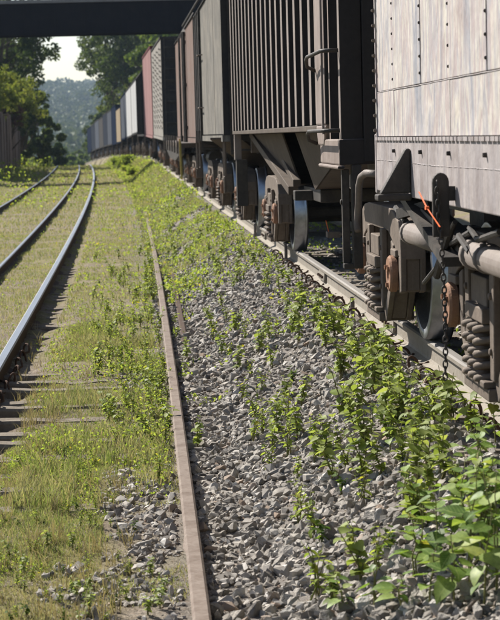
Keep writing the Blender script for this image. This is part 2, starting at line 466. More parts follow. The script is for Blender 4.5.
# ------------------------------------------------------------------ mesh helpers
class MB:
    def __init__(self):
        self.v, self.f, self.m = [], [], []

    def add(self, vs_, fs, mi=0):
        o = len(self.v)
        self.v += [tuple(p) for p in vs_]
        self.f += [tuple(i + o for i in q) for q in fs]
        self.m += [mi] * len(fs)

    def box(self, x0, x1, y0, y1, z0, z1, mi=0):
        self.add([(x0, y0, z0), (x1, y0, z0), (x1, y1, z0), (x0, y1, z0), (x0, y0, z1), (x1, y0, z1), (x1, y1, z1), (x0, y1, z1)],
                 [(0, 3, 2, 1), (4, 5, 6, 7), (0, 1, 5, 4), (1, 2, 6, 5), (2, 3, 7, 6), (3, 0, 4, 7)], mi)

    def bar(self, p, q, wx, wz, mi=0, ref=(0, 0, 1)):
        p, q = Vector(p), Vector(q)
        d = (q - p).normalized()
        s = d.cross(Vector(ref))
        if s.length < 1e-4:
            s = d.cross(Vector((1, 0, 0)))
        s.normalize()
        t = s.cross(d)
        c = []
        for e in (p, q):
            for a, b_ in ((-1, -1), (1, -1), (1, 1), (-1, 1)):
                c.append(e + s * (a * wx / 2) + t * (b_ * wz / 2))
        self.add(c, [(3, 2, 1, 0), (4, 5, 6, 7), (0, 1, 5, 4), (1, 2, 6, 5), (2, 3, 7, 6), (3, 0, 4, 7)], mi)

    def tube(self, pts, r, n=8, mi=0, closed=False):
        pts = [Vector(p) for p in pts]
        rs = r if isinstance(r, (list, tuple)) else [r] * len(pts)
        o = len(self.v)
        k = len(pts)
        prev = None
        for i, p in enumerate(pts):
            if closed:
                d = (pts[(i + 1) % k] - pts[i - 1]).normalized()
            else:
                d = (pts[min(i + 1, k - 1)] - pts[max(i - 1, 0)]).normalized()
            if prev is None:
                s = d.cross(Vector((0, 0, 1)))
                if s.length < 1e-3:
                    s = d.cross(Vector((1, 0, 0)))
            else:
                s = prev - d * prev.dot(d)
            s.normalize()
            prev = s
            t = d.cross(s)
            for j in range(n):
                a = 2 * math.pi * j / n
                self.v.append(tuple(p + (s * math.cos(a) + t * math.sin(a)) * rs[i]))
        fs = []
        for i in range(k if closed else k - 1):
            a0, b0 = o + i * n, o + ((i + 1) % k) * n
            for j in range(n):
                fs.append((a0 + j, a0 + (j + 1) % n, b0 + (j + 1) % n, b0 + j))
        if not closed:
            fs.append(tuple(o + j for j in reversed(range(n))))
            fs.append(tuple(o + (k - 1) * n + j for j in range(n)))
        self.f += fs
        self.m += [mi] * len(fs)

    def prism(self, poly, axis, a, b, mi=0):
        """poly in the two other axes (cyclic order), extruded along axis from a to b."""
        def pt(p, h):
            if axis == 'x':
                return (h, p[0], p[1])
            if axis == 'y':
                return (p[0], h, p[1])
            return (p[0], p[1], h)
        n = len(poly)
        self.add([pt(p, a) for p in poly] + [pt(p, b) for p in poly],
                 [tuple(reversed(range(n))), tuple(range(n, 2 * n))] + [(i, (i + 1) % n, n + (i + 1) % n, n + i) for i in range(n)], mi)

    def lathe_x(self, prof, cy, cz, n=32, mi=None):
        """prof: list of (x, r) revolved about the x axis through (cy, cz)."""
        o = len(self.v)
        k = len(prof)
        for x, r in prof:
            for j in range(n):
                a = 2 * math.pi * j / n
                self.v.append((x, cy + r * math.cos(a), cz + r * math.sin(a)))
        for i in range(k - 1):
            for j in range(n):
                self.f.append((o + i * n + j, o + i * n + (j + 1) % n, o + (i + 1) * n + (j + 1) % n, o + (i + 1) * n + j))
                self.m.append(mi[i] if mi else 0)
        self.f.append(tuple(o + j for j in reversed(range(n))))
        self.f.append(tuple(o + (k - 1) * n + j for j in range(n)))
        self.m += [0, 0]

    def mesh(self, name, mats, smooth=False):
        me = bpy.data.meshes.new(name)
        me.from_pydata(self.v, [], self.f)
        bm = bmesh.new()
        bm.from_mesh(me)
        bmesh.ops.recalc_face_normals(bm, faces=bm.faces)
        bm.to_mesh(me)
        bm.free()
        for m in (mats if isinstance(mats, (list, tuple)) else [mats]):
            me.materials.append(m)
        me.polygons.foreach_set('material_index', self.m)
        if smooth:
            me.polygons.foreach_set('use_smooth', [True] * len(me.polygons))
        me.update()
        return me

    def build(self, name, mats, parent=None, smooth=False, bevel=0.0):
        o = bpy.data.objects.new(name, self.mesh(name, mats, smooth))
        col.objects.link(o)
        if parent:
            o.parent = parent
        if smooth == 'auto':
            pass
        if bevel:
            md = o.modifiers.new('bevel', 'BEVEL')
            md.width = bevel
            md.segments = 2
            md.limit_method = 'ANGLE'
            md.angle_limit = math.radians(40)
        return o


def tag(o, label=None, cat=None, group=None, kind=None):
    if label:
        o['label'] = label
    if cat:
        o['category'] = cat
    if group:
        o['group'] = group
    if kind:
        o['kind'] = kind
    return o


def empty(name, loc=(0, 0, 0), rz=0.0):
    o = bpy.data.objects.new(name, None)
    o.empty_display_size = 0.2
    col.objects.link(o)
    o.location = loc
    o.rotation_euler = (0, 0, rz)
    return o


def copy_tree(o, parent=None):
    c = o.copy()
    col.objects.link(c)
    c.parent = parent
    for ch in list(o.children):
        copy_tree(ch, c)
    return c


def np_mesh(name, verts, faces, mat, smooth=False):
    """verts (n,3), faces (m,k) all the same size k."""
    me = bpy.data.meshes.new(name)
    nf, k = faces.shape
    me.vertices.add(len(verts))
    me.vertices.foreach_set('co', np.ascontiguousarray(verts, dtype=np.float32).ravel())
    me.loops.add(nf * k)
    me.loops.foreach_set('vertex_index', np.ascontiguousarray(faces, dtype=np.int32).ravel())
    me.polygons.add(nf)
    me.polygons.foreach_set('loop_start', np.arange(0, nf * k, k, dtype=np.int32))
    me.polygons.foreach_set('loop_total', np.full(nf, k, dtype=np.int32))
    me.update(calc_edges=True)
    me.polygons.foreach_set('use_smooth', np.full(nf, bool(smooth)))
    me.materials.append(mat)
    return me


def obj_of(name, me, parent=None):
    o = bpy.data.objects.new(name, me)
    col.objects.link(o)
    if parent:
        o.parent = parent
    return o


# ------------------------------------------------------------------ ground sheet
def ground():
    def spread(a, b, s0, g, smax):
        out = [a]
        s = s0
        while out[-1] < b:
            out.append(out[-1] + s)
            s = min(s * g, smax)
        return out
    xr = [-0.5] + spread(-0.4, 6, 0.1, 1.0, 0.1)[0:] + spread(6.2, 420, 0.25, 1.13, 40)
    xl = [-v for v in spread(0.6, 7, 0.12, 1.0, 0.12) + spread(7.3, 420, 0.3, 1.13, 40)]
    xs = np.array(sorted(set(np.round(xl + xr, 4))))
    ys = np.array(sorted(set([-6, -3, 0, 1.5, 3, 4, 5] + [round(v, 4) for v in spread(5.5, 24, 0.11, 1.0, 0.11) + spread(24.2, 900, 0.14, 1.02, 18)])))
    X, Y = np.meshgrid(xs, ys)
    # the sheet follows the curve of the tracks
    Xw = X - CL * np.minimum(Y, 330.0) ** 2 * np.exp(-(X / 200.0) ** 2)
    Z = gz(Xw, Y)
    v = np.stack([Xw, Y, Z], -1).reshape(-1, 3)
    ny, nx = X.shape
    i = (np.arange(ny - 1)[:, None] * nx + np.arange(nx - 1)[None]).ravel()
    f = np.stack([i, i + 1, i + nx + 1, i + nx], -1)
    o = obj_of('ground', np_mesh('ground', v, f, M['ground'], True))
    tag(o, kind='structure')
    return o


ground()


# wooded hill closing the view
def hill_z(x, y):
    x = x / 1.75
    y = 760 + (y - 820) / 2.1
    t = np.clip((y - 760) / 760.0, 0, 1)
    t = t * t * (3 - 2 * t)
    ridge = 54 + 0.045 * np.clip(x + 40, -300, 400) + 5 * vnoise(x, y, 70, 11) + 2.5 * vnoise(x, y, 28, 12)
    return -12 + (ridge * 1.12 + 12) * t + 6.0 * vnoise(x, y, 55, 13) * t


def hill():
    xs = np.linspace(-1100, 900, 80)
    ys = np.linspace(790, 2600, 70)
    X, Y = np.meshgrid(xs, ys)
    Z = hill_z(X, Y)
    v = np.stack([X, Y, Z], -1).reshape(-1, 3)
    ny, nx = X.shape
    i = (np.arange(ny - 1)[:, None] * nx + np.arange(nx - 1)[None]).ravel()
    f = np.stack([i, i + 1, i + nx + 1, i + nx], -1)
    tag(obj_of('hill', np_mesh('hill', v, f, M['ground'], True)), kind='structure')
    # forest on it: fuzzy crowns, a far-off wood that reads as one mass
    P = []
    n = 4200
    px = rng.uniform(-260, 90, n)
    py = rng.uniform(830, 2500, n)
    R = rng.uniform(4.0, 9.0, n) * (1 + 0.3 * vnoise(px, py, 40, 14))
    pz = hill_z(px, py) + R * 0.75
    c = np.stack([px, py, pz], -1)
    k = 46
    d = rng.normal(size=(n, k, 3))
    d /= np.linalg.norm(d, axis=2, keepdims=True)
    d[:, :, 2] = np.abs(d[:, :, 2]) * 1.05 - 0.15
    pos = c[:, None, :] + d * R[:, None, None] * rng.uniform(0.75, 1.05, (n, k, 1))
    pos = pos.reshape(-1, 3)
    verts, faces = quads(pos, np.repeat(R, k) * rng.uniform(0.14, 0.27, n * k), 0.75)
    o = obj_of('hillside_forest', np_mesh('hillside_forest', verts, faces, M['hill_leaf']))
    tag(o, 'dense green forest covering the hazy hill beyond the tracks', 'forest', kind='stuff')


def rand_frames(n):
    a = rng.normal(size=(n, 3))
    a /= np.linalg.norm(a, axis=1, keepdims=True)
    b = rng.normal(size=(n, 3))
    b -= a * np.sum(a * b, axis=1, keepdims=True)
    b /= np.linalg.norm(b, axis=1, keepdims=True)
    return a, b


def quads(pos, size, aspect=0.5, droop=0.0):
    """leaf-like rhombs with random attitudes"""
    n = len(pos)
    a, b = rand_frames(n)
    if droop:
        a[:, 2] -= droop
        a /= np.linalg.norm(a, axis=1, keepdims=True)
        b -= a * np.sum(a * b, axis=1, keepdims=True)
        b /= np.linalg.norm(b, axis=1, keepdims=True)
    s = np.asarray(size).reshape(-1, 1)
    nrm = np.cross(a, b)
    v = np.stack([pos - a * s, pos + b * s * aspect + nrm * s * 0.15, pos + a * s, pos - b * s * aspect + nrm * s * 0.15], 1).reshape(-1, 3)
    f = np.arange(4 * n).reshape(n, 4)
    return v, f


hill()


# ------------------------------------------------------------------ rails
def rail_profile(h=0.17, base=0.14, head=0.07):
    b, a, wv = base / 2, head / 2, 0.009
    return [(-b, 0), (b, 0), (b, 0.012), (wv + 0.008, 0.03), (wv, 0.045), (wv, h - 0.055), (a - 0.002, h - 0.038), (a, h - 0.012),
            (a - 0.012, h), (-a + 0.012, h), (-a, h - 0.012), (-a + 0.002, h - 0.038), (-wv, h - 0.055), (-wv, 0.045), (-wv - 0.008, 0.03), (-b, 0.012)]


def sweep_rail(name, path, prof, mats, parent, head_faces=(7, 8, 9)):
    mb = MB()
    k = len(prof)
    for i, p in enumerate(path):
        p = Vector(p)
        d = (Vector(path[min(i + 1, len(path) - 1)]) - Vector(path[max(i - 1, 0)])).normalized()
        s = Vector((d.y, -d.x, 0)).normalized()
        for a, z in prof:
            mb.v.append(tuple(p + s * a + Vector((0, 0, z))))
    for i in range(len(path) - 1):
        for j in range(k):
            mb.f.append((i * k + j, (i + 1) * k + j, (i + 1) * k + (j + 1) % k, i * k + (j + 1) % k))
            mb.m.append(1 if j in head_faces else 0)
    mb.f.append(tuple(range(k)))
    mb.m.append(0)
    mb.f.append(tuple(reversed(range((len(path) - 1) * k, len(path) * k))))
    mb.m.append(0)
    return mb.build(name, mats, parent)


def ylist(a, b):
    out = [a]
    while out[-1] < b:
        out.append(out[-1] + (0.8 if out[-1] < 60 else 4.0))
    return out


def left_path(X0, ztop_, y0=-4, y1=260, h=0.17):
    return [(X0 - CL * y * y, y, ztop_ - h + float(sag_left(y))) for y in ylist(y0, y1)]


def clip_mesh():
    mb = MB()
    pts = []
    for i in range(13):
        a = math.pi * i / 12
        pts.append((-0.012 * math.sin(a), -0.058 * math.cos(a), 0.075 * math.sin(a) ** 0.8))
    pts = [(0.004, -0.058, -0.06)] + pts + [(0.045, 0.062, -0.004), (0.085, 0.05, 0.006)]
    mb.tube(pts, 0.0105, 7)
    return mb.mesh('rail_clip', M['rust_rod'], True)


CLIP = clip_mesh()

t1 = tag(empty('running_track', (0, 0, 0)), 'track with two polished rails curving away through the grass', 'railway track')
prof = rail_profile()
prof1 = rail_profile(0.22, 0.16, 0.09)
sweep_rail('rail', left_path(X_R1, 0.02, h=0.22), prof1, [M['rail_rust'], M['polished']], t1)
sweep_rail('rail', left_path(X_R2, 0.0), prof, [M['rail_rust'], M['polished']], t1)
t3 = tag(empty('side_track', (0, 0, 0)), 'farthest left rail, thin and half hidden in the grass', 'railway track')
sweep_rail('rail', left_path(X_R3, 0.01, 20), prof, [M['rail_rust'], M['polished']], t3)


def sleeper_mesh(seed, L=2.55, wd=0.22, hh=0.16):
    r = random.Random(seed)
    mb = MB()
    n = 12
    for i in range(n + 1):
        x = -L / 2 + L * i / n
        e = 0.02 * r.uniform(-1, 1)
        e2 = 0.02 * r.uniform(-1, 1)
        tz = 0.012 * r.uniform(-1, 1)
        for y, z in ((-wd / 2 + e, -hh), (-wd / 2 + e + .012, tz - .02), (-wd / 2 + e + .03, tz), (0, tz + .008 * r.uniform(-1, 1)), (wd / 2 + e2 - .03, tz), (wd / 2 + e2 - .012, tz - .02), (wd / 2 + e2, -hh)):
            mb.v.append((x + 0.02 * r.uniform(-1, 1) * (i in (0, n)), y, z))
    k = 7
    for i in range(n):
        for j in range(k):
            mb.f.append((i * k + j, (i + 1) * k + j, (i + 1) * k + (j + 1) % k, i * k + (j + 1) % k))
            mb.m.append(0)
    mb.f += [tuple(range(k)), tuple(reversed(range(n * k, n * k + k)))]
    mb.m += [0, 0]
    return mb.mesh('sleeper', M['wood'])


SLP = [sleeper_mesh(s) for s in range(5)]
# sleepers of the running track; right ends uncovered near the camera
y = 8.05
i = 0
while y < 34:
    xr_end = -0.12 + random.uniform(-0.12, 0.1)
    L = 2.55
    xc = xr_end - L / 2 - CL * y * y
    yy = y + random.uniform(-.04, .04)
    o = obj_of('sleeper', SLP[i % 5], t1)
    o.location = (xc, yy, -0.152 + random.uniform(-.022, .018) + (0.008 if 13.0 < y < 18 else (-0.045 if y > 18 else -0.006)))
    o.rotation_euler = (random.uniform(-.02, .02), random.uniform(-.004, .004), random.uniform(-.02, .02))
    if y < 20:
        c = obj_of('rail_clip', CLIP, t1)
        c.location = (X_R1 + 0.11 - CL * y * y, yy, -0.14)
        c.rotation_euler = (0, random.uniform(-.2, .3), math.pi + random.uniform(-.6, .6))
    y += 0.6
    i += 1

# disused single rail
mpts = [(210.5, 620), (184.5, 480), (176, 440), (171.5, 392), (166.5, 349), (161.5, 296), (156, 253), (152, 228)]
mpath = []
for (u_, v_) in mpts:
    d = ray(u_, v_)
    t_ = (-0.035 - CAMZ) / d.z
    mpath.append((d.x * t_, d.y * t_))
fy = np.array([p[1] for p in mpath])
fx = np.array([p[0] for p in mpath])
cf = np.polyfit(fy, fx, 1)
cf = np.array([-CL, cf[0] + 2 * CL * 20, np.mean(fx + CL * fy ** 2 - (cf[0] + 2 * CL * 20) * fy)])
dis = [(float(np.polyval(cf, yv)), float(yv), -0.035 - 0.15 - 0.0022 * max(0, yv - 17)) for yv in np.arange(3.5, 62, 0.7)]
o = sweep_rail('disused_rail', dis, rail_profile(0.15, 0.13, 0.082), [M['rail_tan'], M['rail_tan']], None)
tag(o, 'single rusty brown rail lying half buried in the gravel', 'rail')
# added dark rail-shaped strip standing in for the shaded gap beside it
sc = [(float(np.polyval(cf, yv)) + 0.17 + 0.004 * (yv - 16), float(yv), -0.105 - 0.15 - 0.03 * max(0, 21.0 - yv)) for yv in np.arange(16, 30, 0.8)]
sc = sc[2:]
o = sweep_rail('dark_gap_strip', sc, rail_profile(0.15, 0.13, 0.07), [M['rail_rust'], M['rail_rust']], None)
tag(o, 'dark sunken strip added for the shaded gap right beside the rusty rail', 'rail')

# the train's own track
tt = tag(empty('train_track', (0, 0, 0)), 'raised track under the goods train, dusty rails on gravel', 'railway track')
profT = rail_profile(0.185, 0.145, 0.074)
for X0 in (X_T, X_T + 1.67):
    path = [(X0 - CT * y * y, y, float(ztop(y)) - 0.185) for y in ylist(-4, 300)]
    sweep_rail('rail', path, profT, [M['rail_dusty'], M['head_dull']], tt)
y = 6.6
i = 0
while y < 40:
    o = obj_of('sleeper', SLP[i % 5], tt)
    o.location = (XTC - CT * y * y, y, 0.548 - 0.187)
    o.scale = (1.06, 1.0, 1.0)
    for dx, s_ in ((-0.105, 0), ):
        if random.random() < 0.2 or y > 26:
            continue
        c = obj_of('rail_clip', CLIP, tt)
        c.location = (X_T + dx - 0.03 - CT * y * y, y - 0.07, 0.548 - 0.175)
        c.rotation_euler = (random.uniform(-.2, .2), random.uniform(-.35, .05), random.uniform(-1.3, -.5))
        c.scale = (1.05, 1.05, random.uniform(.7, 1.1))
        if i % 3 == 0 and y < 16:
            c = obj_of('rail_clip', CLIP, tt)
            c.location = (X_T + dx - 0.06 - CT * y * y, y + 0.16, 0.548 - 0.20)
            c.rotation_euler = (random.uniform(-.3, .3), random.uniform(-.4, .2), random.uniform(-1.4, .3))
            c.scale = (1.0, 1.0, random.uniform(.6, 1.0))
    y += 0.6
    i += 1
for yj in (15.2, 20.6, 29.5):                # fishplate joints
    mb = MB()
    x0 = X_T - CT * yj * yj
    mb.prism([(x0 - 0.037, 0.415), (x0 - 0.014, 0.43), (x0 - 0.014, 0.49), (x0 - 0.033, 0.508), (x0 - 0.033, 0.492), (x0 - 0.04, 0.43)], 'y', yj - 0.3, yj + 0.3)
    fp = mb.build('fishplate', M['rail_dusty'], tt)
    mb = MB()
    for k in range(4):
        yb = yj - 0.22 + 0.147 * k
        mb.lathe_x([(x0 - 0.062, 0.012), (x0 - 0.058, 0.016), (x0 - 0.035, 0.016)], yb, 0.462, 6)
    b_ = mb.build('bolt_row', M['rust_rod'], fp)
    b_['kind'] = 'stuff'
for ys_, hs_ in ((24.3, 0.22), (17.0, 0.13), (30.2, 0.2)):   # stakes driven in beside the rail
    mb = MB()
    mb.tube([(0, 0, -0.15), (0.004, 0.0, hs_ * 0.6), (0.0, 0.01, hs_)], [0.022, 0.02, 0.017], 8)
    o = mb.build('stake', M['pipe'])
    o.location = (X_T - 0.12 - CT * ys_ * ys_, ys_, 0.40)
    tag(o, 'short grey stake driven into the gravel against the train rail', 'stake', 'stakes along the train rail')


# ------------------------------------------------------------------ bogies
WR = 0.47


def helix(mb, cx, cy, z0, z1, r, wire, turns):
    n = int(turns * 14)
    mb.tube([(cx + r * math.cos(2 * math.pi * turns * i / n), cy + r * math.sin(2 * math.pi * turns * i / n), z0 + (z1 - z0) * i / n) for i in range(n + 1)], wire, 7)


def bogie_meshes():
    D = {}
    # bolster and brake beams (the bogie's own mesh)
    mb = MB()
    mb.box(-0.88, 0.88, -0.17, 0.17, 0.50, 0.74)
    mb.box(-0.35, 0.35, -0.3, 0.3, 0.74, 0.86)
    for s in (-1, 1):
        mb.tube([(-0.9, s * 0.9, WR), (0.9, s * 0.9, WR)], 0.075, 12)
        mb.bar((-0.75, s * 0.32, 0.38), (0.75, s * 0.32, 0.38), 0.09, 0.11)
        mb.tube([(-0.3, s * 0.3, 0.4), (0.0, 0.0, 0.3), (0.3, s * 0.3, 0.4)], 0.02, 6)
    D['bogie'] = mb.mesh('bogie', M['iron_dark'])
    # side frame: cast, outline with openings, built from members
    mb = MB()
    a, b = 0.915, 1.09
    def member(poly, x0, x1, k=0.70):
        cy = sum(p[0] for p in poly) / len(poly)
        cz = sum(p[1] for p in poly) / len(poly)
        mb.prism(poly, 'x', x0, x0 + 0.04)
        mb.prism(poly, 'x', x1 - 0.04, x1)
        mb.prism([(cy + (p[0] - cy) * k, cz + (p[1] - cz) * (k + 0.25)) for p in poly], 'x', x0 + 0.041, x1 - 0.041)
    mb.prism([(-1.16, 0.58), (-1.14, 0.72), (-1.02, 0.84), (-0.8, 0.90), (-0.55, 0.92), (0.55, 0.92), (0.8, 0.90), (1.02, 0.84), (1.14, 0.72), (1.16, 0.58),
              (0.98, 0.61), (0.82, 0.67), (0.52, 0.75), (-0.52, 0.75), (-0.82, 0.67), (-0.98, 0.61)], 'x', a, b)
    for s in (-1, 1):
        member([(s * p[0], p[1]) for p in ((1.05, 0.60), (1.16, 0.60), (1.15, 0.36), (1.04, 0.34))], a, b)
        member([(s * p[0], p[1]) for p in ((0.66, 0.69), (0.78, 0.66), (0.76, 0.36), (0.66, 0.36))], a, b)
        member([(s * p[0], p[1]) for p in ((0.70, 0.46), (0.68, 0.33), (0.42, 0.09), (0.30, 0.09), (0.30, 0.21), (0.40, 0.21))], a, b + 0.01, 0.6)
        member([(s * p[0], p[1]) for p in ((0.30, 0.76), (0.42, 0.76), (0.40, 0.19), (0.30, 0.19))], a - 0.02, b + 0.03)
        mb.prism([(s * p[0], p[1]) for p in ((0.40, 0.74), (0.47, 0.73), (0.70, 0.50), (0.70, 0.42), (0.62, 0.44))], 'x', a + 0.04, b - 0.03)
        # adapter above the bearing
        mb.box(a - 0.02, b + 0.02, s * 0.9 - 0.12, s * 0.9 + 0.12, WR + 0.12, WR + 0.17)
        mb.lathe_x([(b + 0.001, 0.02), (b + 0.045, 0.02)], s * 0.35, 0.62, 8)
        mb.lathe_x([(b + 0.001, 0.02), (b + 0.045, 0.02)], s * 0.35, 0.34, 8)
    mb.box(a - 0.03, b + 0.05, -0.36, 0.36, 0.085, 0.15)
    mb.box(a - 0.03, b + 0.07, -0.33, 0.33, 0.15, 0.185)
    mb.box(a - 0.06, b + 0.06, -0.255, 0.255, 0.47, 0.55)     # bolster end on its springs
    mb.box(a - 0.04, b + 0.03, -0.22, 0.22, 0.55, 0.70)
    D['side_frame'] = mb.mesh('side_frame', M['iron'])
    # springs
    mb = MB()
    for cy in (-0.165, 0.0, 0.165):
        helix(mb, b + 0.005, cy, 0.185, 0.475, 0.072, 0.0195, 4.6)
        helix(mb, a - 0.02, cy, 0.185, 0.475, 0.06, 0.0195, 4.6)
    D['spring_nest'] = mb.mesh('spring_nest', M['iron'], True)
    # wheel
    mb = MB()
    mb.lathe_x([(0.735, 0.10), (0.735, WR - 0.02), (0.742, WR + 0.022), (0.756, WR + 0.03), (0.772, WR + 0.012), (0.785, WR + 0.002), (0.90, WR - 0.004),
                (0.905, WR - 0.012), (0.905, WR - 0.075), (0.845, WR - 0.095), (0.82, 0.24), (0.85, 0.14), (0.93, 0.13), (0.93, 0.0)], 0, 0, 48,
               [0, 0, 0, 1, 1, 1, 1, 1, 0, 0, 0, 0, 0])
    D['wheel'] = mb.mesh('wheel', [M['iron_dark'], M['tread']], True)
    # bearing with rust coloured end cap
    mb = MB()
    mb.lathe_x([(0.91, 0.115), (1.085, 0.115), (1.092, 0.128), (1.13, 0.128), (1.145, 0.115), (1.145, 0.06), (1.135, 0.055), (1.135, 0.0)], 0, 0, 40)
    for k in range(3):
        aa = 2 * math.pi * k / 3 + 0.5
        mb.lathe_x([(1.135, 0.018), (1.162, 0.018), (1.162, 0.0)], 0.078 * math.cos(aa), 0.078 * math.sin(aa), 6)
    D['bearing_cap'] = mb.mesh('bearing_cap', M['rust_cap'])
    return D


BM = bogie_meshes()


def sub(name, me, parent, loc=(0, 0, 0), rz=0.0, bevel=0.0, sc=None):
    o = obj_of(name, me, parent)
    o.location = loc
    o.rotation_euler = (0, 0, rz)
    if sc:
        o.scale = sc
    if bevel:
        md = o.modifiers.new('bevel', 'BEVEL')
        md.width = bevel
        md.segments = 2
        md.limit_method = 'ANGLE'
        md.angle_limit = math.radians(40)
    return o


def bogie(parent, ly, level=2):
    b = sub('bogie', BM['bogie'], parent, (0, ly, 0))
    for s in (0, 1):
        r = math.pi * s
        if level < 2 and s == 0:
            pass
        sub('side_frame', BM['side_frame'], b, (0, 0, 0), r, 0.024 if level == 2 else 0)
        if level == 2:
            sub('spring_nest', BM['spring_nest'], b, (0, 0, 0), r)
        for k in (-0.9, 0.9):
            sub('wheel', BM['wheel'], b, (0, k, WR), r)
            if level >= 1:
                sub('bearing_cap', BM['bearing_cap'], b, (0, k, WR), r, 0)
    return b


def coupler(parent, ly, s, level=1):
    mb = MB()
    mb.box(-0.12, 0.12, min(ly, ly + s * 0.35), max(ly, ly + s * 0.35), 0.78, 0.98)
    mb.prism([(-0.2, ly + s * 0.35), (0.17, ly + s * 0.35), (0.2, ly + s * 0.6), (0.05, ly + s * 0.62), (0.02, ly + s * 0.5), (-0.1, ly + s * 0.5), (-0.16, ly + s * 0.62)], 'z', 0.74, 1.0)
    mb.build('coupler', M['iron_dark'], parent)
    mb = MB()
    mb.tube([(-0.35, ly, 0.95), (-0.37, ly + s * 0.18, 0.8), (-0.36, ly + s * 0.3, 0.5), (-0.33, ly + s * 0.5, 0.36), (-0.3, ly + s * 0.6, 0.42)], 0.028, 8)
    mb.build('brake_hose', M['iron_dark'], parent, True)


def wagon_empty(name, y0, y1, label):
    yc = (y0 + y1) / 2
    e = empty(name, (XTC - CT * yc * yc, yc, float(ztop(yc))))
    e.rotation_euler = (math.atan((float(ztop(yc + 3)) - float(ztop(yc - 3))) / 6.0), 0, math.atan(2 * CT * yc))
    return tag(e, label, 'goods wagon', 'coupled wagons of the goods train')


def loc_of(e, p):
    bpy.context.view_layer.update()
    return e.matrix_world.inverted() @ Vector(p)


# ------------------------------------------------------------------ wagon 0: pale riveted box wagon, nearest
def dome(mb, x, y, z, r, out=-1, n=6):
    o = len(mb.v)
    for k, (q, h) in enumerate(((1.0, 0.0), (0.75, 0.65))):
        for j in range(n):
            a = 2 * math.pi * j / n
            mb.v.append((x + out * h * r, y + q * r * math.cos(a), z + q * r * math.sin(a)))
    mb.v.append((x + out * r * 0.9, y, z))
    for j in range(n):
        mb.f.append((o + j, o + (j + 1) % n, o + n + (j + 1) % n, o + n + j))
        mb.f.append((o + n + j, o + n + (j + 1) % n, o + 2 * n))
        mb.m += [0, 0]


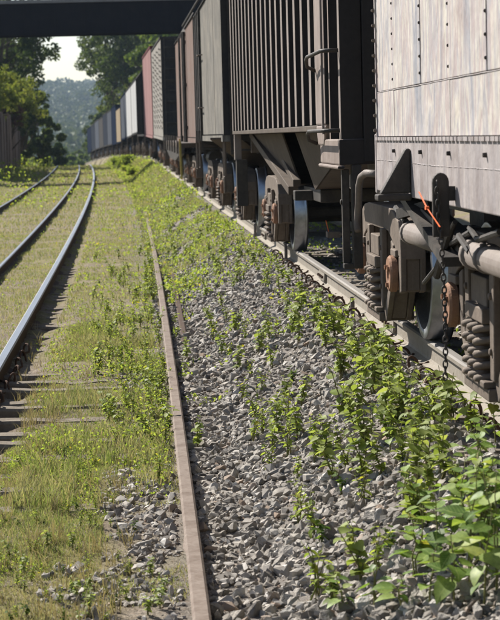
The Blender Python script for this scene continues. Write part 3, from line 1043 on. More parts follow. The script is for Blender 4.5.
def wagon_pale():
    y0, y1 = -1.6, 11.9
    L = y1 - y0
    hw = 1.35
    e = wagon_empty('box_wagon', y0, y1, 'pale peeling box wagon with riveted panels, nearest at right edge')
    h = L / 2
    zb, zd, zw, zt_ = 1.09, 1.415, 1.70, 4.1
    mb = MB()
    mb.box(-hw + 0.012, hw - 0.012, -h + 0.02, h - 0.02, zb + 0.02, zt_)
    mb.build('body', M['iron_dark'], e)
    # vertical seams from the photograph
    bpy.context.view_layer.update()
    seams = []
    for u_ in (393.4, 421, 450, 488):
        p = loc_of(e, on_train(u_, 60, XTC - hw))
        seams.append(p.y)
    ly = h
    bounds = [h] + seams
    step = 0.62
    while bounds[-1] - step > -h:
        bounds.append(bounds[-1] - step)
    bounds.append(-h)
    for i in range(len(bounds) - 1):
        a, b = bounds[i + 1], bounds[i]
        off = 0.004 * (i % 2)
        mb = MB()
        mb.box(-hw - 0.004 - off, -hw + 0.012, a + 0.006, b - 0.004, zw + 0.004, zt_ - 0.01)
        mb.build('side_panel', M['pale'], e, bevel=0.003)
        # middle course
        mb = MB()
        n = max(1, int(round((b - a) / 0.2)))
        mb.box(-hw - 0.006 + off * 0.5, -hw + 0.012, a + 0.001, b - 0.001, zd + 0.012, zw - 0.003)
        mb.build('side_panel', M['pale'], e, bevel=0.002)
        # rivet row along the seam
        if i > 0 and b > -h + 3:
            mb = MB()
            z = zw + 0.06
            while z < zt_ - 0.05:
                dome(mb, -hw - 0.008, b + 0.012, z, 0.0095)
                z += 0.088 if i < 3 else 0.10
            r = mb.build('rivet_row', M['iron_dark'], e)
            r['kind'] = 'stuff'
    # weld bead, slightly wavy
    mb = MB()
    mb.tube([(-hw - 0.0055, h - 0.01 - k * 0.12, zw - 0.002 + 0.0008 * math.sin(k * 1.7) + 0.0012 * math.sin(k * 0.31)) for k in range(int((L - 0.1) / 0.12))], 0.0032, 5)
    mb.build('weld_seam', M['pale_low'], e)
    # lower sill in lengths
    yb = h
    k = 0
    while yb > -h + 0.1:
        ya = max(yb - 2.1, -h)
        mb = MB()
        mb.box(-hw - 0.016, -hw + 0.012, ya, yb - 0.002, zb, zd)
        mb.build('sill_plate', M['pale_low'], e, bevel=0.006)
        yb = ya
        k += 1
    # lap joint: rows of short fingers with gaps
    mb = MB()
    yy = h - 0.02
    while yy > 0:
        l = random.uniform(0.07, 0.13)
        mb.box(-hw - 0.026, -hw - 0.002, yy - l, yy, zd - 0.012, zd + 0.008)
        yy -= l + random.uniform(0.015, 0.035)
    r = mb.build('lap_joint', M['pale_low'], e)
    r['kind'] = 'stuff'
    mb = MB()
    pts = [(-hw - 0.0165, h - 0.02 - 0.035 * k, zd - 0.135 + 0.003 * math.sin(k * 0.07) + random.uniform(-.0012, .0012)) for k in range(int((h - 0.1) / 0.035))]
    mb.tube(pts, [random.uniform(0.0008, 0.0036) for _ in pts], 5)
    mb.build('weld_bead', M['pale_low'], e)
    for u_ in (397, 424, 453, 490):
        p = loc_of(e, on_train(u_, 146, XTC - hw))
        mb = MB()
        mb.lathe_x([(-hw - 0.034, 0.0), (-hw - 0.034, 0.011), (-hw - 0.016, 0.013)], p.y, zd - 0.072, 6)
        mb.build('bolt', M['iron_dark'], e)
    # corner: end plate folded round with rivets that break the outline
    mb = MB()
    mb.box(-hw - 0.014, -hw + 0.05, h - 0.02, h + 0.014, zd - 0.02, zt_)
    mb.build('corner_angle', M['pale'], e, bevel=0.004)
    mb = MB()
    z = zd + 0.05
    while z < zt_:
        mb.lathe_x([(-hw - 0.034, 0.0), (-hw - 0.032, 0.009), (-hw - 0.014, 0.014)], h - 0.004, z, 6)
        z += 0.093
    r = mb.build('rivet_row', M['iron'], e)
    r['kind'] = 'stuff'
    mb = MB()
    mb.box(-hw - 0.02, hw + 0.02, h + 0.002, h + 0.06, zb - 0.02, zd + 0.03)
    mb.build('end_sill', M['pale_low'], e, bevel=0.01)
    mb = MB()
    for s in (-1, 1):
        for xx in np.linspace(-hw + 0.1, hw - 0.1, 6):
            mb.box(xx - 0.03, xx + 0.03, s * h - 0.01 if s > 0 else -h - 0.05, s * h + 0.05 if s > 0 else -h + 0.01, zd + 0.04, zt_ - 0.1)
    mb.build('end_ribs', M['iron_dark'], e)
    mb = MB()
    mb.prism([(-hw - 0.05, zt_ - 0.02), (-hw - 0.05, zt_ + 0.06), (-0.7, zt_ + 0.28), (0.7, zt_ + 0.28), (hw + 0.05, zt_ + 0.06), (hw + 0.05, zt_ - 0.02)], 'y', -h - 0.03, h + 0.03)
    mb.build('roof', M['grey_side'], e)
    # underframe
    mb = MB()
    mb.box(-0.22, 0.22, -h + 0.1, h - 0.1, 0.76, 1.1)
    for yy in np.linspace(-h + 0.6, h - 0.6, 9):
        mb.prism([(-hw + 0.05, 1.09), (hw - 0.05, 1.09), (0.3, 0.85), (-0.3, 0.85)], 'y', yy - 0.05, yy + 0.05)
    mb.build('underframe', M['iron_dark'], e)
    bc = loc_of(e, (XTC, 9.75, 0.5)).y
    bogie(e, bc)
    bogie(e, -bc, 1)
    coupler(e, h, 1)
    coupler(e, -h, -1)
    # gusset bracket low on the corner
    p = loc_of(e, on_train(404, 190, XTC - hw - 0.05))
    yg = p.y
    mb = MB()
    mb.prism([(-hw - 0.018, 1.36), (-hw - 0.045, 1.36), (-hw - 0.19, 1.115), (-hw - 0.018, 1.115)], 'y', yg - 0.035, yg + 0.035)
    mb.box(-hw - 0.205, -hw - 0.017, yg - 0.05, yg + 0.10, 1.075, 1.113)
    mb.build('gusset_bracket', M['iron_dark'], e, bevel=0.01)
    # lug with a hanging chain
    p = loc_of(e, on_train(449, 190, XTC - hw - 0.05))
    yl, zl = p.y, p.z
    mb = MB()
    poly = [(-hw - 0.085 + 0.04 * math.cos(a), 1.21 + 0.045 * math.sin(a)) for a in np.linspace(0, math.pi, 9)] + [(-hw - 0.125, 0.95), (-hw - 0.045, 0.95)]
    mb.prism(poly, 'y', yl + 0.03, yl + 0.06)
    mb.prism([(-hw - 0.05, 1.12), (-hw + 0.0, 1.12), (-hw + 0.0, 1.19), (-hw - 0.05, 1.19)], 'y', yl + 0.032, yl + 0.058)
    mb.build('chain_lug', M['iron_dark'], e, bevel=0.006)
    z = 1.2
    k = 0
    ch = MB()
    while z > 0.28:
        lw, lh = 0.0105, 0.02
        pts = []
        for q in range(10):
            a = 2 * math.pi * q / 10
            c_, s_ = lw * math.cos(a), lh * math.sin(a)
            xx = -hw - 0.098 + 0.02 * math.sin(z * 3)
            pts.append((xx + (c_ if k % 2 else 0), yl + 0.012 + (0 if k % 2 else c_), z + s_))
        ch.tube(pts, 0.0042, 5, closed=True)
        z -= 0.0295
        k += 1
    ch.build('chain', M['iron_dark'], e, True)
    # orange strap knotted on the lug
    mb = MB()
    q0 = loc_of(e, on_train(419, 192, XTC - hw - 0.13))
    q1 = loc_of(e, on_train(427, 208, XTC - hw - 0.13))
    q2 = loc_of(e, on_train(440, 227, XTC - hw - 0.13))
    mb.bar(q0, q1, 0.0065, 0.003)
    mb.bar(q1, q2, 0.005, 0.003)
    mb.box(q1.x - 0.008, q1.x + 0.008, q1.y - 0.02, q1.y + 0.02, q1.z - 0.008, q1.z + 0.008)
    mb.build('orange_strap', M['orange'], e)
    # long pipe along the side under the body, in two lengths
    xp = XTC - 1.63
    pa = loc_of(e, on_train(411, 230, 1.63))
    pb = loc_of(e, on_train(444, 244, 1.63))
    pc = loc_of(e, on_train(474, 257, 1.63))
    pz = (pa.z + pb.z + pc.z) / 3
    mb = MB()
    mb.tube([(-xp, pa.y, pz), (-xp, pb.y - 0.1, pz)], 0.066, 16)
    mb.tube([(-xp, pa.y + 0.02, pz), (-xp, pa.y - 0.05, pz)], 0.074, 16)
    mb.tube([(-xp, pc.y, pz), (-xp, -2.0, pz)], 0.066, 16)
    mb.tube([(-xp, pc.y + 0.01, pz), (-xp, pc.y - 0.07, pz)], 0.078, 16)
    mb.tube([(-xp, pc.y - 0.35, pz), (-xp, pc.y - 0.40, pz)], 0.074, 16)
    mb.build('pipe', M['pipe'], e, True)
    # dark rigging: diagonal straps, rods and levers in front of the pipe
    mb = MB()

    def P(u_, v_, dx=0.0):
        return loc_of(e, on_train(u_, v_, 1.58 + dx))
    mb.bar(P(408, 196, .06), P(452, 262, .0), 0.10, 0.05)
    mb.bar(P(400, 214, .0), P(432, 205, .1), 0.05, 0.06)
    mb.bar(P(431, 213, .1), P(470, 247, .1), 0.12, 0.06)
    mb.tube([P(424, 283), P(436, 268), P(446, 240), P(455, 222)], 0.013, 7)
    mb.tube([P(437, 276), P(447, 242), P(452, 225)], 0.022, 7)
    mb.tube([P(447, 246, .02), P(471, 232, .02)], 0.016, 7)
    mb.tube([P(459, 236, .0), P(470, 252, .0)], 0.018, 7)
    mb.tube([P(470, 228, .0), P(478, 240, .0), P(500, 232, 0)], 0.016, 7)
    mb.tube([P(396, 208, .1), P(406, 222, .02)], 0.02, 7)
    mb.build('brake_rigging', M['iron_dark'], e)
    # pipe elbows at the far end
    mb = MB()
    zz = 1.12
    pts = [on_train(u_, v_, 1.60) for u_, v_ in ((376, 174), (366, 173), (361, 177), (359, 186), (358.5, 205), (357, 222), (358, 231))]
    y_ = loc_of(e, on_train(366, 180, 1.60)).y
    pts = [loc_of(e, p) for p in pts]
    yref = h + 0.25
    out = []
    for p in pts:
        out.append((p.x, p.y, p.z))
    mb.tube(out, 0.026, 9)
    mb.build('air_pipe', M['pipe'], e, True)
    mb = MB()
    p = loc_of(e, on_train(354, 181, 1.6))
    mb.box(p.x - 0.03, p.x + 0.03, p.y - 0.05, p.y + 0.05, p.z - 0.06, p.z + 0.05)
    mb.build('valve', M['pipe'], e, bevel=0.01)
    return e


wagon_pale()


# ------------------------------------------------------------------ wagon 1: ribbed hopper
def wagon_hopper():
    y0, y1 = 13.85, 28.5
    L = y1 - y0
    h = L / 2
    hw = 1.37
    e = wagon_empty('hopper_wagon', y0, y1, 'dark hopper wagon with vertical lit ribs and slanted bottom sheets')
    bpy.context.view_layer.update()
    yc = (y0 + y1) / 2
    ya = -h + 1.62                      # ribbed side starts here (local)
    yb = h - 0.1
    zb, zt_ = 1.53, 4.35
    mb = MB()
    mb.box(-hw + 0.2, hw - 0.2, ya + 0.02, yb - 0.02, zb + 0.03, zt_)
    mb.build('body', M['hopper'], e)
    nr = 18
    sp = (yb - ya) / nr
    for i in range(nr):
        a = ya + sp * i
        mb = MB()
        mb.box(-hw + 0.186 - 0.002 * (i % 2), -hw + 0.2, a + 0.002, a + sp - 0.002, zb, zt_ - 0.02)
        mb.build('side_sheet', M['hopper'], e)
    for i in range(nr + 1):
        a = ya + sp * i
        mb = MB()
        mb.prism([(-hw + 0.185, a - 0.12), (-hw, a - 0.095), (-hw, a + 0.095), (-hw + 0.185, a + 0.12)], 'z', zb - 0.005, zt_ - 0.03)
        mb.m[3] = 1  # outer face light as if sunlit, the others painted dark for shade
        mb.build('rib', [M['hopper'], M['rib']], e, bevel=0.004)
    mb = MB()
    mb.box(-hw - 0.006, -hw + 0.2, ya - 0.02, yb + 0.02, zb - 0.055, zb - 0.007)
    mb.build('side_sill', M['slope'], e, bevel=0.006)
    # roof
    mb = MB()
    mb.prism([(-hw - 0.03, zt_), (-hw - 0.03, zt_ + 0.07), (-0.6, zt_ + 0.3), (0.6, zt_ + 0.3), (hw + 0.03, zt_ + 0.07), (hw + 0.03, zt_)], 'y', -h + 0.1, h)
    mb.build('roof', M['grey_side'], e)
    # tan end panel at the near end of the side
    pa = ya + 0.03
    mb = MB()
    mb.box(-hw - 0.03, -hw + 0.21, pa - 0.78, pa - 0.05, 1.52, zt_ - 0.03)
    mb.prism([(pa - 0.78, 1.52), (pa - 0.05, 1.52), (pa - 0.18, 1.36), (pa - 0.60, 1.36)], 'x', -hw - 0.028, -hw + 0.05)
    mb.m[2] = 1  # near-facing side painted black to stand for its shade
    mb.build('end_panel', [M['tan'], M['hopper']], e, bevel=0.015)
    mb = MB()
    mb.box(-hw - 0.045, -hw - 0.031, pa - 0.70, pa - 0.66, 1.45, 3.9)
    mb.build('panel_strip', M['rib'], e)
    # corner posts: sunlit side face painted tan, shaded faces painted black
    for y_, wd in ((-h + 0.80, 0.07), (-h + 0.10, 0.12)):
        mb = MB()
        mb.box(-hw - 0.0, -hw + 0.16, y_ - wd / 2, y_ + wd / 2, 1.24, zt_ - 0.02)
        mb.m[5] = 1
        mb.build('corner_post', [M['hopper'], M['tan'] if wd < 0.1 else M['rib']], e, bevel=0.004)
    # dark end sheet facing the near wagon, with diagonal braces
    mb = MB()
    mb.box(-hw + 0.165, -hw + 0.34, -h, -h + 0.14, 1.24, zt_ - 0.02)
    mb.box(hw - 0.2, hw, -h, -h + 0.14, 1.24, zt_ - 0.02)
    mb.bar((-hw + 0.25, -h + 0.2, 3.6), (0.2, -h + 0.2, 1.5), 0.12, 0.1)
    mb.bar((hw - 0.25, -h + 0.2, 3.6), (-0.2, -h + 0.2, 1.5), 0.12, 0.1)
    mb.box(-hw + 0.2, hw - 0.2, -h + 1.0, -h + 1.05, 1.24, zt_ - 0.02)
    mb.build('end_frame', M['hopper'], e, bevel=0.008)
    # end sill box in tan, its shaded near face painted black
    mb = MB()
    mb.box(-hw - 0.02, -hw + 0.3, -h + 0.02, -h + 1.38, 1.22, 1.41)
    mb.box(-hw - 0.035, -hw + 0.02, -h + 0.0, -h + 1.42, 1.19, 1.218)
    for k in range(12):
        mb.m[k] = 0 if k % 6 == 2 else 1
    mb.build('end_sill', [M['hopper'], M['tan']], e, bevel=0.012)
    mb = MB()
    mb.box(-hw + 0.31, hw, -h + 0.04, -h + 1.0, 1.15, 1.4)
    mb.box(-0.25, 0.25, -h - 1.3, h, 0.8, 1.12)
    mb.build('centre_sill', M['iron_dark'], e)
    # grab irons
    for zg in (2.06, 1.475):
        mb = MB()
        g0, g1 = -h + 0.12, -h + 1.52
        pts = [(-hw + 0.01, g0, zg), (-hw - 0.09, g0 + 0.02, zg), (-hw - 0.12, g0 + 0.08, zg), (-hw - 0.12, g1 - 0.25, zg), (-hw - 0.115, g1 - 0.1, zg - 0.02), (-hw - 0.10, g1 - 0.02, zg - 0.07), (-hw - 0.03, g1 + 0.02, zg - 0.10)]
        mb.tube(pts, 0.015, 9)
        mb.build('grab_iron', M['iron_dark'], e, True)
    # step posts hanging below the near corner
    mb = MB()
    mb.box(-hw + 0.0, -hw + 0.055, -h + 0.06, -h + 0.12, 0.50, 1.19)
    mb.box(-hw + 0.07, -hw + 0.14, -h + 0.0, -h + 0.10, 0.47, 1.22)
    mb.box(-hw + 0.0, -hw + 0.14, -h + 0.02, -h + 0.10, 0.46, 0.499)
    mb.lathe_x([(-hw - 0.012, 0.0), (-hw - 0.012, 0.02), (-hw + 0.0, 0.022)], -h + 0.09, 0.95, 8)
    mb.build('step_post', M['iron_dark'], e, bevel=0.006)
    # far corner post
    mb = MB()
    mb.box(-hw + 0.0, -hw + 0.10, h - 0.45, h - 0.3, 1.1, zb - 0.06)
    mb.build('corner_post', M['rib'], e, bevel=0.006)
    mb = MB()
    mb.box(-hw + 0.02, -hw + 0.18, h - 0.48, h - 0.28, 0.42, 1.1)
    mb.build('step_post', M['iron_dark'], e, bevel=0.006)
    # slanted bottom sheets to the central outlets
    for s in (1, -1):
        yt, yo = s * (h - 0.9), s * 0.9
        for half, (t0, t1) in enumerate(((0.0, 0.5), (0.5, 1.0))):
            pts = []
            for t in (t0, t1):
                yv = yt + (yo - yt) * t
                zv = zb - 0.06 + (0.86 - zb + 0.06) * t
                wv = (hw - 0.22) * (1 - t) + 0.95 * t
                pts.append((yv, zv, wv))
            mb = MB()
            (a0, z0, w0), (a1, z1, w1) = pts
            vts = [(-w0, a0, z0), (w0, a0, z0), (w1, a1, z1), (-w1, a1, z1), (-w0, a0, z0 + 0.02), (w0, a0, z0 + 0.02), (w1, a1, z1 + 0.02), (-w1, a1, z1 + 0.02)]
            mb.add(vts, [(0, 3, 2, 1), (4, 5, 6, 7), (0, 1, 5, 4), (1, 2, 6, 5), (2, 3, 7, 6), (3, 0, 4, 7)])
            # side sheet of the chute, tapering inward
            mb.add([(-w0, a0, z0), (-w1, a1, z1), (-(hw - 0.22), a1, zb - 0.06), (-(hw - 0.22), a0, zb - 0.06),
                    (-w0 + .02, a0, z0), (-w1 + .02, a1, z1), (-(hw - 0.24), a1, zb - 0.06), (-(hw - 0.24), a0, zb - 0.06)],
                   [(0, 1, 2, 3), (7, 6, 5, 4), (0, 4, 5, 1), (1, 5, 6, 2), (2, 6, 7, 3), (3, 7, 4, 0)])
            mb.build('slope_sheet', M['slope'], e)
        if s < 0:
            continue
        mb = MB()
        mb.bar((-hw + 0.25, s * (h - 0.95), zb - 0.05), (-1.02, s * 1.0, 0.80), 0.12, 0.10)
        mb.bar((-hw + 0.4, s * (h - 2.6), zb - 0.05), (-1.02, s * 0.5, 0.9), 0.09, 0.08)
        mb.build('slope_brace', M['slope'], e, bevel=0.006)
        mb = MB()
        for k in range(3):
            mb.bar((-0.9 + 0.3 * k, s * (h - 0.5), 1.42), (-0.75 + 0.25 * k, s * (h - 2.8), 1.0), 0.07, 0.05)
        mb.box(-hw + 0.25, hw - 0.25, s * (h - 0.35) - 0.06, s * (h - 0.35) + 0.06, 1.2, 1.46)
        mb.build('end_strut', M['iron'], e)
    mb = MB()
    mb.box(-0.9, 0.9, -0.95, 0.95, 0.72, 0.858)
    mb.box(-1.1, -0.9, -0.12, 0.12, 0.72, 0.83)
    mb.build('outlet_gate', M['iron_dark'], e, bevel=0.01)
    # small valve box with a red tag seen below the slope
    q = loc_of(e, on_train(331, 234, 2.25))
    mb = MB()
    mb.box(q.x - 0.05, q.x + 0.1, q.y - 0.1, q.y + 0.1, q.z - 0.04, q.z + 0.03)
    mb.bar((q.x, q.y, q.z), (q.x + 0.3, q.y - 0.3, q.z), 0.03, 0.03)
    mb.build('release_valve', M['iron'], e, bevel=0.008)
    mb = MB()
    mb.bar((q.x - 0.03, q.y - 0.03, q.z + 0.03), (q.x - 0.06, q.y - 0.03, q.z + 0.16), 0.014, 0.008)
    mb.build('red_tag', M['orange'], e)
    bogie(e, loc_of(e, (XTC, 14.05, 0.5)).y)
    bogie(e, loc_of(e, (XTC, 24.75, 0.5)).y)
    coupler(e, -h - 1.2, -1)
    coupler(e, h, 1)
    return e


wagon_hopper()


# ------------------------------------------------------------------ the wagons further up the train
def box_wagon(name, label, y0, y1, hw, zb, ztp, side, end, npan=5, roof='arch', lvl=1, extra=None, ribs=False):
    L = y1 - y0
    h = L / 2
    e = wagon_empty(name, y0, y1, label)
    mb = MB()
    mb.box(-hw + 0.012, hw - 0.012, -h + 0.02, h - 0.02, zb, ztp - 0.02)
    mb.build('body', end, e)
    sp = L / npan
    for i in range(npan):
        mb = MB()
        mb.box(-hw - 0.004 * (i % 2), -hw + 0.012, -h + sp * i + 0.012, -h + sp * (i + 1) - 0.012, zb + 0.02, ztp - 0.03)
        mb.build('side_panel', side, e)
        if ribs:
            mb = MB()
            mb.box(-hw - 0.07, -hw, -h + sp * i - 0.04, -h + sp * i + 0.04, zb, ztp - 0.03)
            mb.build('rib', side, e)
    mb = MB()
    mb.box(-hw - 0.02, -hw + 0.1, -h, h, zb - 0.10, zb - 0.003)
    mb.build('side_sill', side if lvl else end, e)
    mb = MB()
    if roof == 'arch':
        poly = [(-hw - 0.03, ztp - 0.02)] + [((hw + 0.03) * -math.cos(math.pi * k / 10), ztp + 0.3 * math.sin(math.pi * k / 10)) for k in range(11)] + [(hw + 0.03, ztp - 0.02)]
        mb.prism(poly[1:-1][::-1] + [poly[0], poly[-1]], 'y', -h - 0.02, h + 0.02)
    else:
        mb.box(-hw - 0.03, hw + 0.03, -h - 0.02, h + 0.02, ztp - 0.019, ztp + 0.06)
    mb.build('roof', end, e)
    # near end: horizontal ribs, ladder
    mb = MB()
    for z in np.arange(zb + 0.5, ztp - 0.2, 0.75):
        mb.box(-hw + 0.1, hw - 0.1, -h - 0.04, -h + 0.018, z - 0.04, z + 0.04)
    mb.box(-hw, -hw + 0.1, -h - 0.03, -h + 0.019, zb, ztp - 0.05)
    mb.build('end_rib', end, e)
    mb = MB()
    for xx in (-hw + 0.12, -hw + 0.52):
        mb.box(xx - 0.02, xx + 0.02, -h - 0.12, -h - 0.08, zb - 0.3, ztp)
    for z in np.arange(zb - 0.25, ztp, 0.38):
        mb.box(-hw + 0.12, -hw + 0.52, -h - 0.115, -h - 0.085, z, z + 0.03)
    mb.build('ladder', M['iron_dark'], e)
    mb = MB()
    mb.box(-0.25, 0.25, -h - 0.2, h + 0.2, zb - 0.45, zb - 0.11)
    for yy in np.linspace(-h + 0.3, h - 0.3, 7):
        mb.prism([(-hw + 0.06, zb - 0.02), (hw - 0.06, zb - 0.02), (0.3, zb - 0.3), (-0.3, zb - 0.3)], 'y', yy - 0.05, yy + 0.05)
    mb.build('underframe', M['iron_dark'], e)
    mb = MB()
    mb.tube([(-0.8, -1.2, zb - 0.5), (-0.8, 0.2, zb - 0.5)], 0.17, 12)
    mb.bar((-0.95, 0.9, zb - 0.4), (-0.6, 2.0, zb - 0.55), 0.06, 0.2)
    mb.build('brake_cylinder', M['iron_dark'], e)
    for s in (-1, 1):
        mb = MB()
        mb.tube([(-hw + 0.02, s * (h - 0.5), zb - 0.1), (-hw + 0.02, s * (h - 0.5), zb - 0.65), (-hw + 0.02, s * (h - 0.12), zb - 0.65), (-hw + 0.02, s * (h - 0.12), zb - 0.1)], 0.02, 6)
        mb.build('step', M['iron'], e)
    bogie(e, -h + 1.75, lvl)
    bogie(e, h - 1.75, lvl)
    coupler(e, -h, -1)
    coupler(e, h, 1)
    if extra:
        extra(e, h, hw, zb, ztp)
    return e


def grey_extra(e, h, hw, zb, ztp):
    mb = MB()
    for z in (2.0, 3.0):
        mb.tube([(-hw - 0.0, h - 3.2, z), (-hw - 0.08, h - 3.15, z), (-hw - 0.08, h - 2.6, z), (-hw, h - 2.55, z)], 0.015, 6)
    mb.build('grab_iron', M['iron'], e)
    for yy in (h - 2.55, h - 1.7, h - 0.9, h - 0.08):
        mb = MB()
        mb.box(-hw - 0.05, -hw + 0.0, yy - 0.06, yy + 0.06, zb - 0.1, ztp - 0.04)
        mb.build('corner_post', M['iron_dark'], e)
    mb = MB()
    mb.box(-hw - 0.03, -hw - 0.005, h - 2.45, h - 0.1, zb + 0.1, ztp - 0.1)
    mb.build('dark_end_panel', M['black_side'], e)
    mb = MB()
    mb.bar((-hw + 0.05, -h + 0.4, zb - 0.05), (-0.5, -h + 3.2, 0.8), 0.5, 0.03)
    mb.build('slope_sheet', M['slope'], e)


def brown_extra(e, h, hw, zb, ztp):
    for yy in (-1.7, -0.9, 1.4):
        mb = MB()
        mb.tube([(-hw - 0.05, yy, zb - 0.1), (-hw - 0.05, yy, ztp - 0.1)], 0.035, 8)
        for z in (zb + 0.2, zb + 1.2, zb + 2.2):
            mb.box(-hw - 0.08, -hw + 0.0, yy - 0.08, yy + 0.08, z, z + 0.08)
        mb.build('door_rod', M['iron_dark'], e)
    mb = MB()
    mb.box(-hw - 0.035, -hw - 0.006, -0.8, 1.3, zb + 0.05, ztp - 0.12)
    mb.build('door', M['brown_side'], e)
    mb = MB()
    zr = ztp + 0.45
    mb.tube([(-hw + 0.2, -h + 0.3, ztp), (-hw + 0.2, -h + 0.3, zr), (-hw + 0.2, h - 0.5, zr), (-hw + 0.2, h - 0.5, ztp)], 0.025, 6)
    mb.tube([(-hw + 0.2, 0, ztp), (-hw + 0.2, 0, zr)], 0.025, 6)
    mb.build('roof_rail', M['iron_dark'], e)
    mb = MB()
    mb.bar((-hw - 0.02, -1.6, ztp - 0.15), (-hw + 0.3, -1.0, ztp + 0.35), 0.15, 0.12)
    mb.bar((-hw - 0.02, 1.6, ztp - 0.15), (-hw + 0.3, 1.0, ztp + 0.35), 0.15, 0.12)
    mb.build('roof_hatch_arm', M['iron_dark'], e)
    mb = MB()
    mb.bar((-hw - 0.03, h - 2.6, zb - 0.05), (-hw - 0.03, h - 3.2, 0.35), 0.05, 0.07)
    mb.build('yellow_lever', M['yellow'], e)


def perf_extra(e, h, hw, zb, ztp):
    mb = MB()
    for k, yy in enumerate(np.arange(-h + 0.6, h - 0.4, 1.5)):
        for z in np.arange(zb + 0.3 + 0.07 * (k % 2), ztp - 0.3, 0.2):
            mb.box(-hw - 0.025, -hw - 0.006, yy - 0.11, yy + 0.11, z, z + 0.06)
    r = mb.build('vent_slots', M['iron_dark'], e)
    r['kind'] = 'stuff'


def px_top(u_, v_, X0):
    p = on_train(u_, v_, X0)
    return p


HW = 1.45
box_wagon('covered_wagon', 'streaked grey covered wagon right behind the ribbed hopper', 29.5, 39.6, HW, 1.47, 3.92, M['grey_side'], M['black_side'], 4, 'arch', 2, grey_extra)
box_wagon('door_wagon', 'faded brown box wagon with vertical door rods and roof rail', 40.5, 53.0, HW, 1.42, 4.0, M['brown_side'], M['black_side'], 3, 'arch', 1, brown_extra)


def flat_wagon(y0, y1):
    e = wagon_empty('flat_wagon', y0, y1, 'low dark flat wagon between the brown box wagon and slotted light grey wagon')
    h = (y1 - y0) / 2
    mb = MB()
    mb.box(-1.4, 1.4, -h, h, 1.12, 1.25)
    mb.build('deck', M['slope'], e)
    mb = MB()
    mb.prism([(-h, 1.119), (h, 1.119), (h, 0.95), (h * 0.4, 0.7), (-h * 0.4, 0.7), (-h, 0.95)], 'x', -1.38, -1.25)
    mb.prism([(-h, 1.119), (h, 1.119), (h, 0.95), (h * 0.4, 0.7), (-h * 0.4, 0.7), (-h, 0.95)], 'x', 1.25, 1.38)
    mb.box(-0.25, 0.25, -h, h, 0.75, 1.118)
    mb.build('underframe', M['iron_dark'], e)
    for yy in np.linspace(-h + 0.5, h - 0.5, 6):
        mb = MB()
        mb.box(-1.45, -1.402, yy - 0.05, yy + 0.05, 0.95, 1.45)
        mb.build('stake_pocket', M['iron'], e)
    bogie(e, -h + 1.8, 1)
    bogie(e, h - 1.8, 1)
    coupler(e, -h, -1)
    coupler(e, h, 1)


flat_wagon(54.0, 67.0)
box_wagon('slotted_wagon', 'tall light grey wagon dotted with rows of dark slots', 68.0, 81.0, HW, 1.35, 4.85, M['light_side'], M['black_side'], 6, 'flat', 1, perf_extra)
box_wagon('red_wagon', 'faded pink red tall box wagon', 82.6, 97.2, HW, 1.30, 5.1, M['pink_side'], weathered('dark_red_paint', (0.10, 0.02, 0.03), (0.13, 0.03, 0.04), (0.08, 0.04, 0.04)), 5, 'flat', 1)
box_wagon('dark_wagon', 'black box wagon between the pink wagon and the white ones', 98.2, 112.0, HW, 1.3, 4.5, M['black_side'], M['black_side'], 5, 'flat', 0, None, True)
box_wagon('white_wagon', 'dirty white box wagon, nearer of the two white ones', 113.0, 125.2, HW, 1.45, 4.55, M['white_side'], M['black_side'], 2, 'flat', 0)
box_wagon('white_wagon', 'dirty white box wagon, farther of the two white ones', 126.2, 138.5, HW, 1.4, 4.6, M['white_side'], M['black_side'], 2, 'flat', 0)
box_wagon('blue_wagon', 'slate blue wagon just beyond the two white wagons', 139.5, 155.0, HW, 1.4, 4.6, M['bluegrey_side'], M['deep_blue'], 3, 'flat', 0)
box_wagon('cream_wagon', 'lower cream brown wagon between blue wagons far up the train', 157.0, 169.5, HW, 1.2, 4.0, M['cream_side'], M['deep_blue'], 3, 'flat', 0)
far = [(170.6, 184.5, 4.5, 'deep_blue', 'deep blue wagon right beyond the lower cream one'),
       (185.5, 199.0, 4.4, 'bluegrey_side', 'blue grey far wagon, sixth from the far end of the train'),
       (200.0, 214.0, 4.5, 'blue_side', 'slate blue far wagon, fifth from the far end of the train'),
       (215.0, 229.0, 4.4, 'black_side', 'black far wagon, fourth from the far end of the train'),
       (230.0, 244.0, 4.5, 'bluegrey_side', 'blue grey far wagon, third from the far end of the train'),
       (245.0, 259.0, 4.4, 'blue_side', 'slate blue far wagon, second from the far end of the train'),
       (260.0, 274.0, 4.4, 'deep_blue', 'deep blue wagon at the far end of the train')]
for a, b, z, m_, lab in far:
    box_wagon('far_wagon', lab, a, b, HW, 1.15, z, M[m_], M['black_side'] if m_ != 'deep_blue' else M['deep_blue'], 2, 'flat', 0)


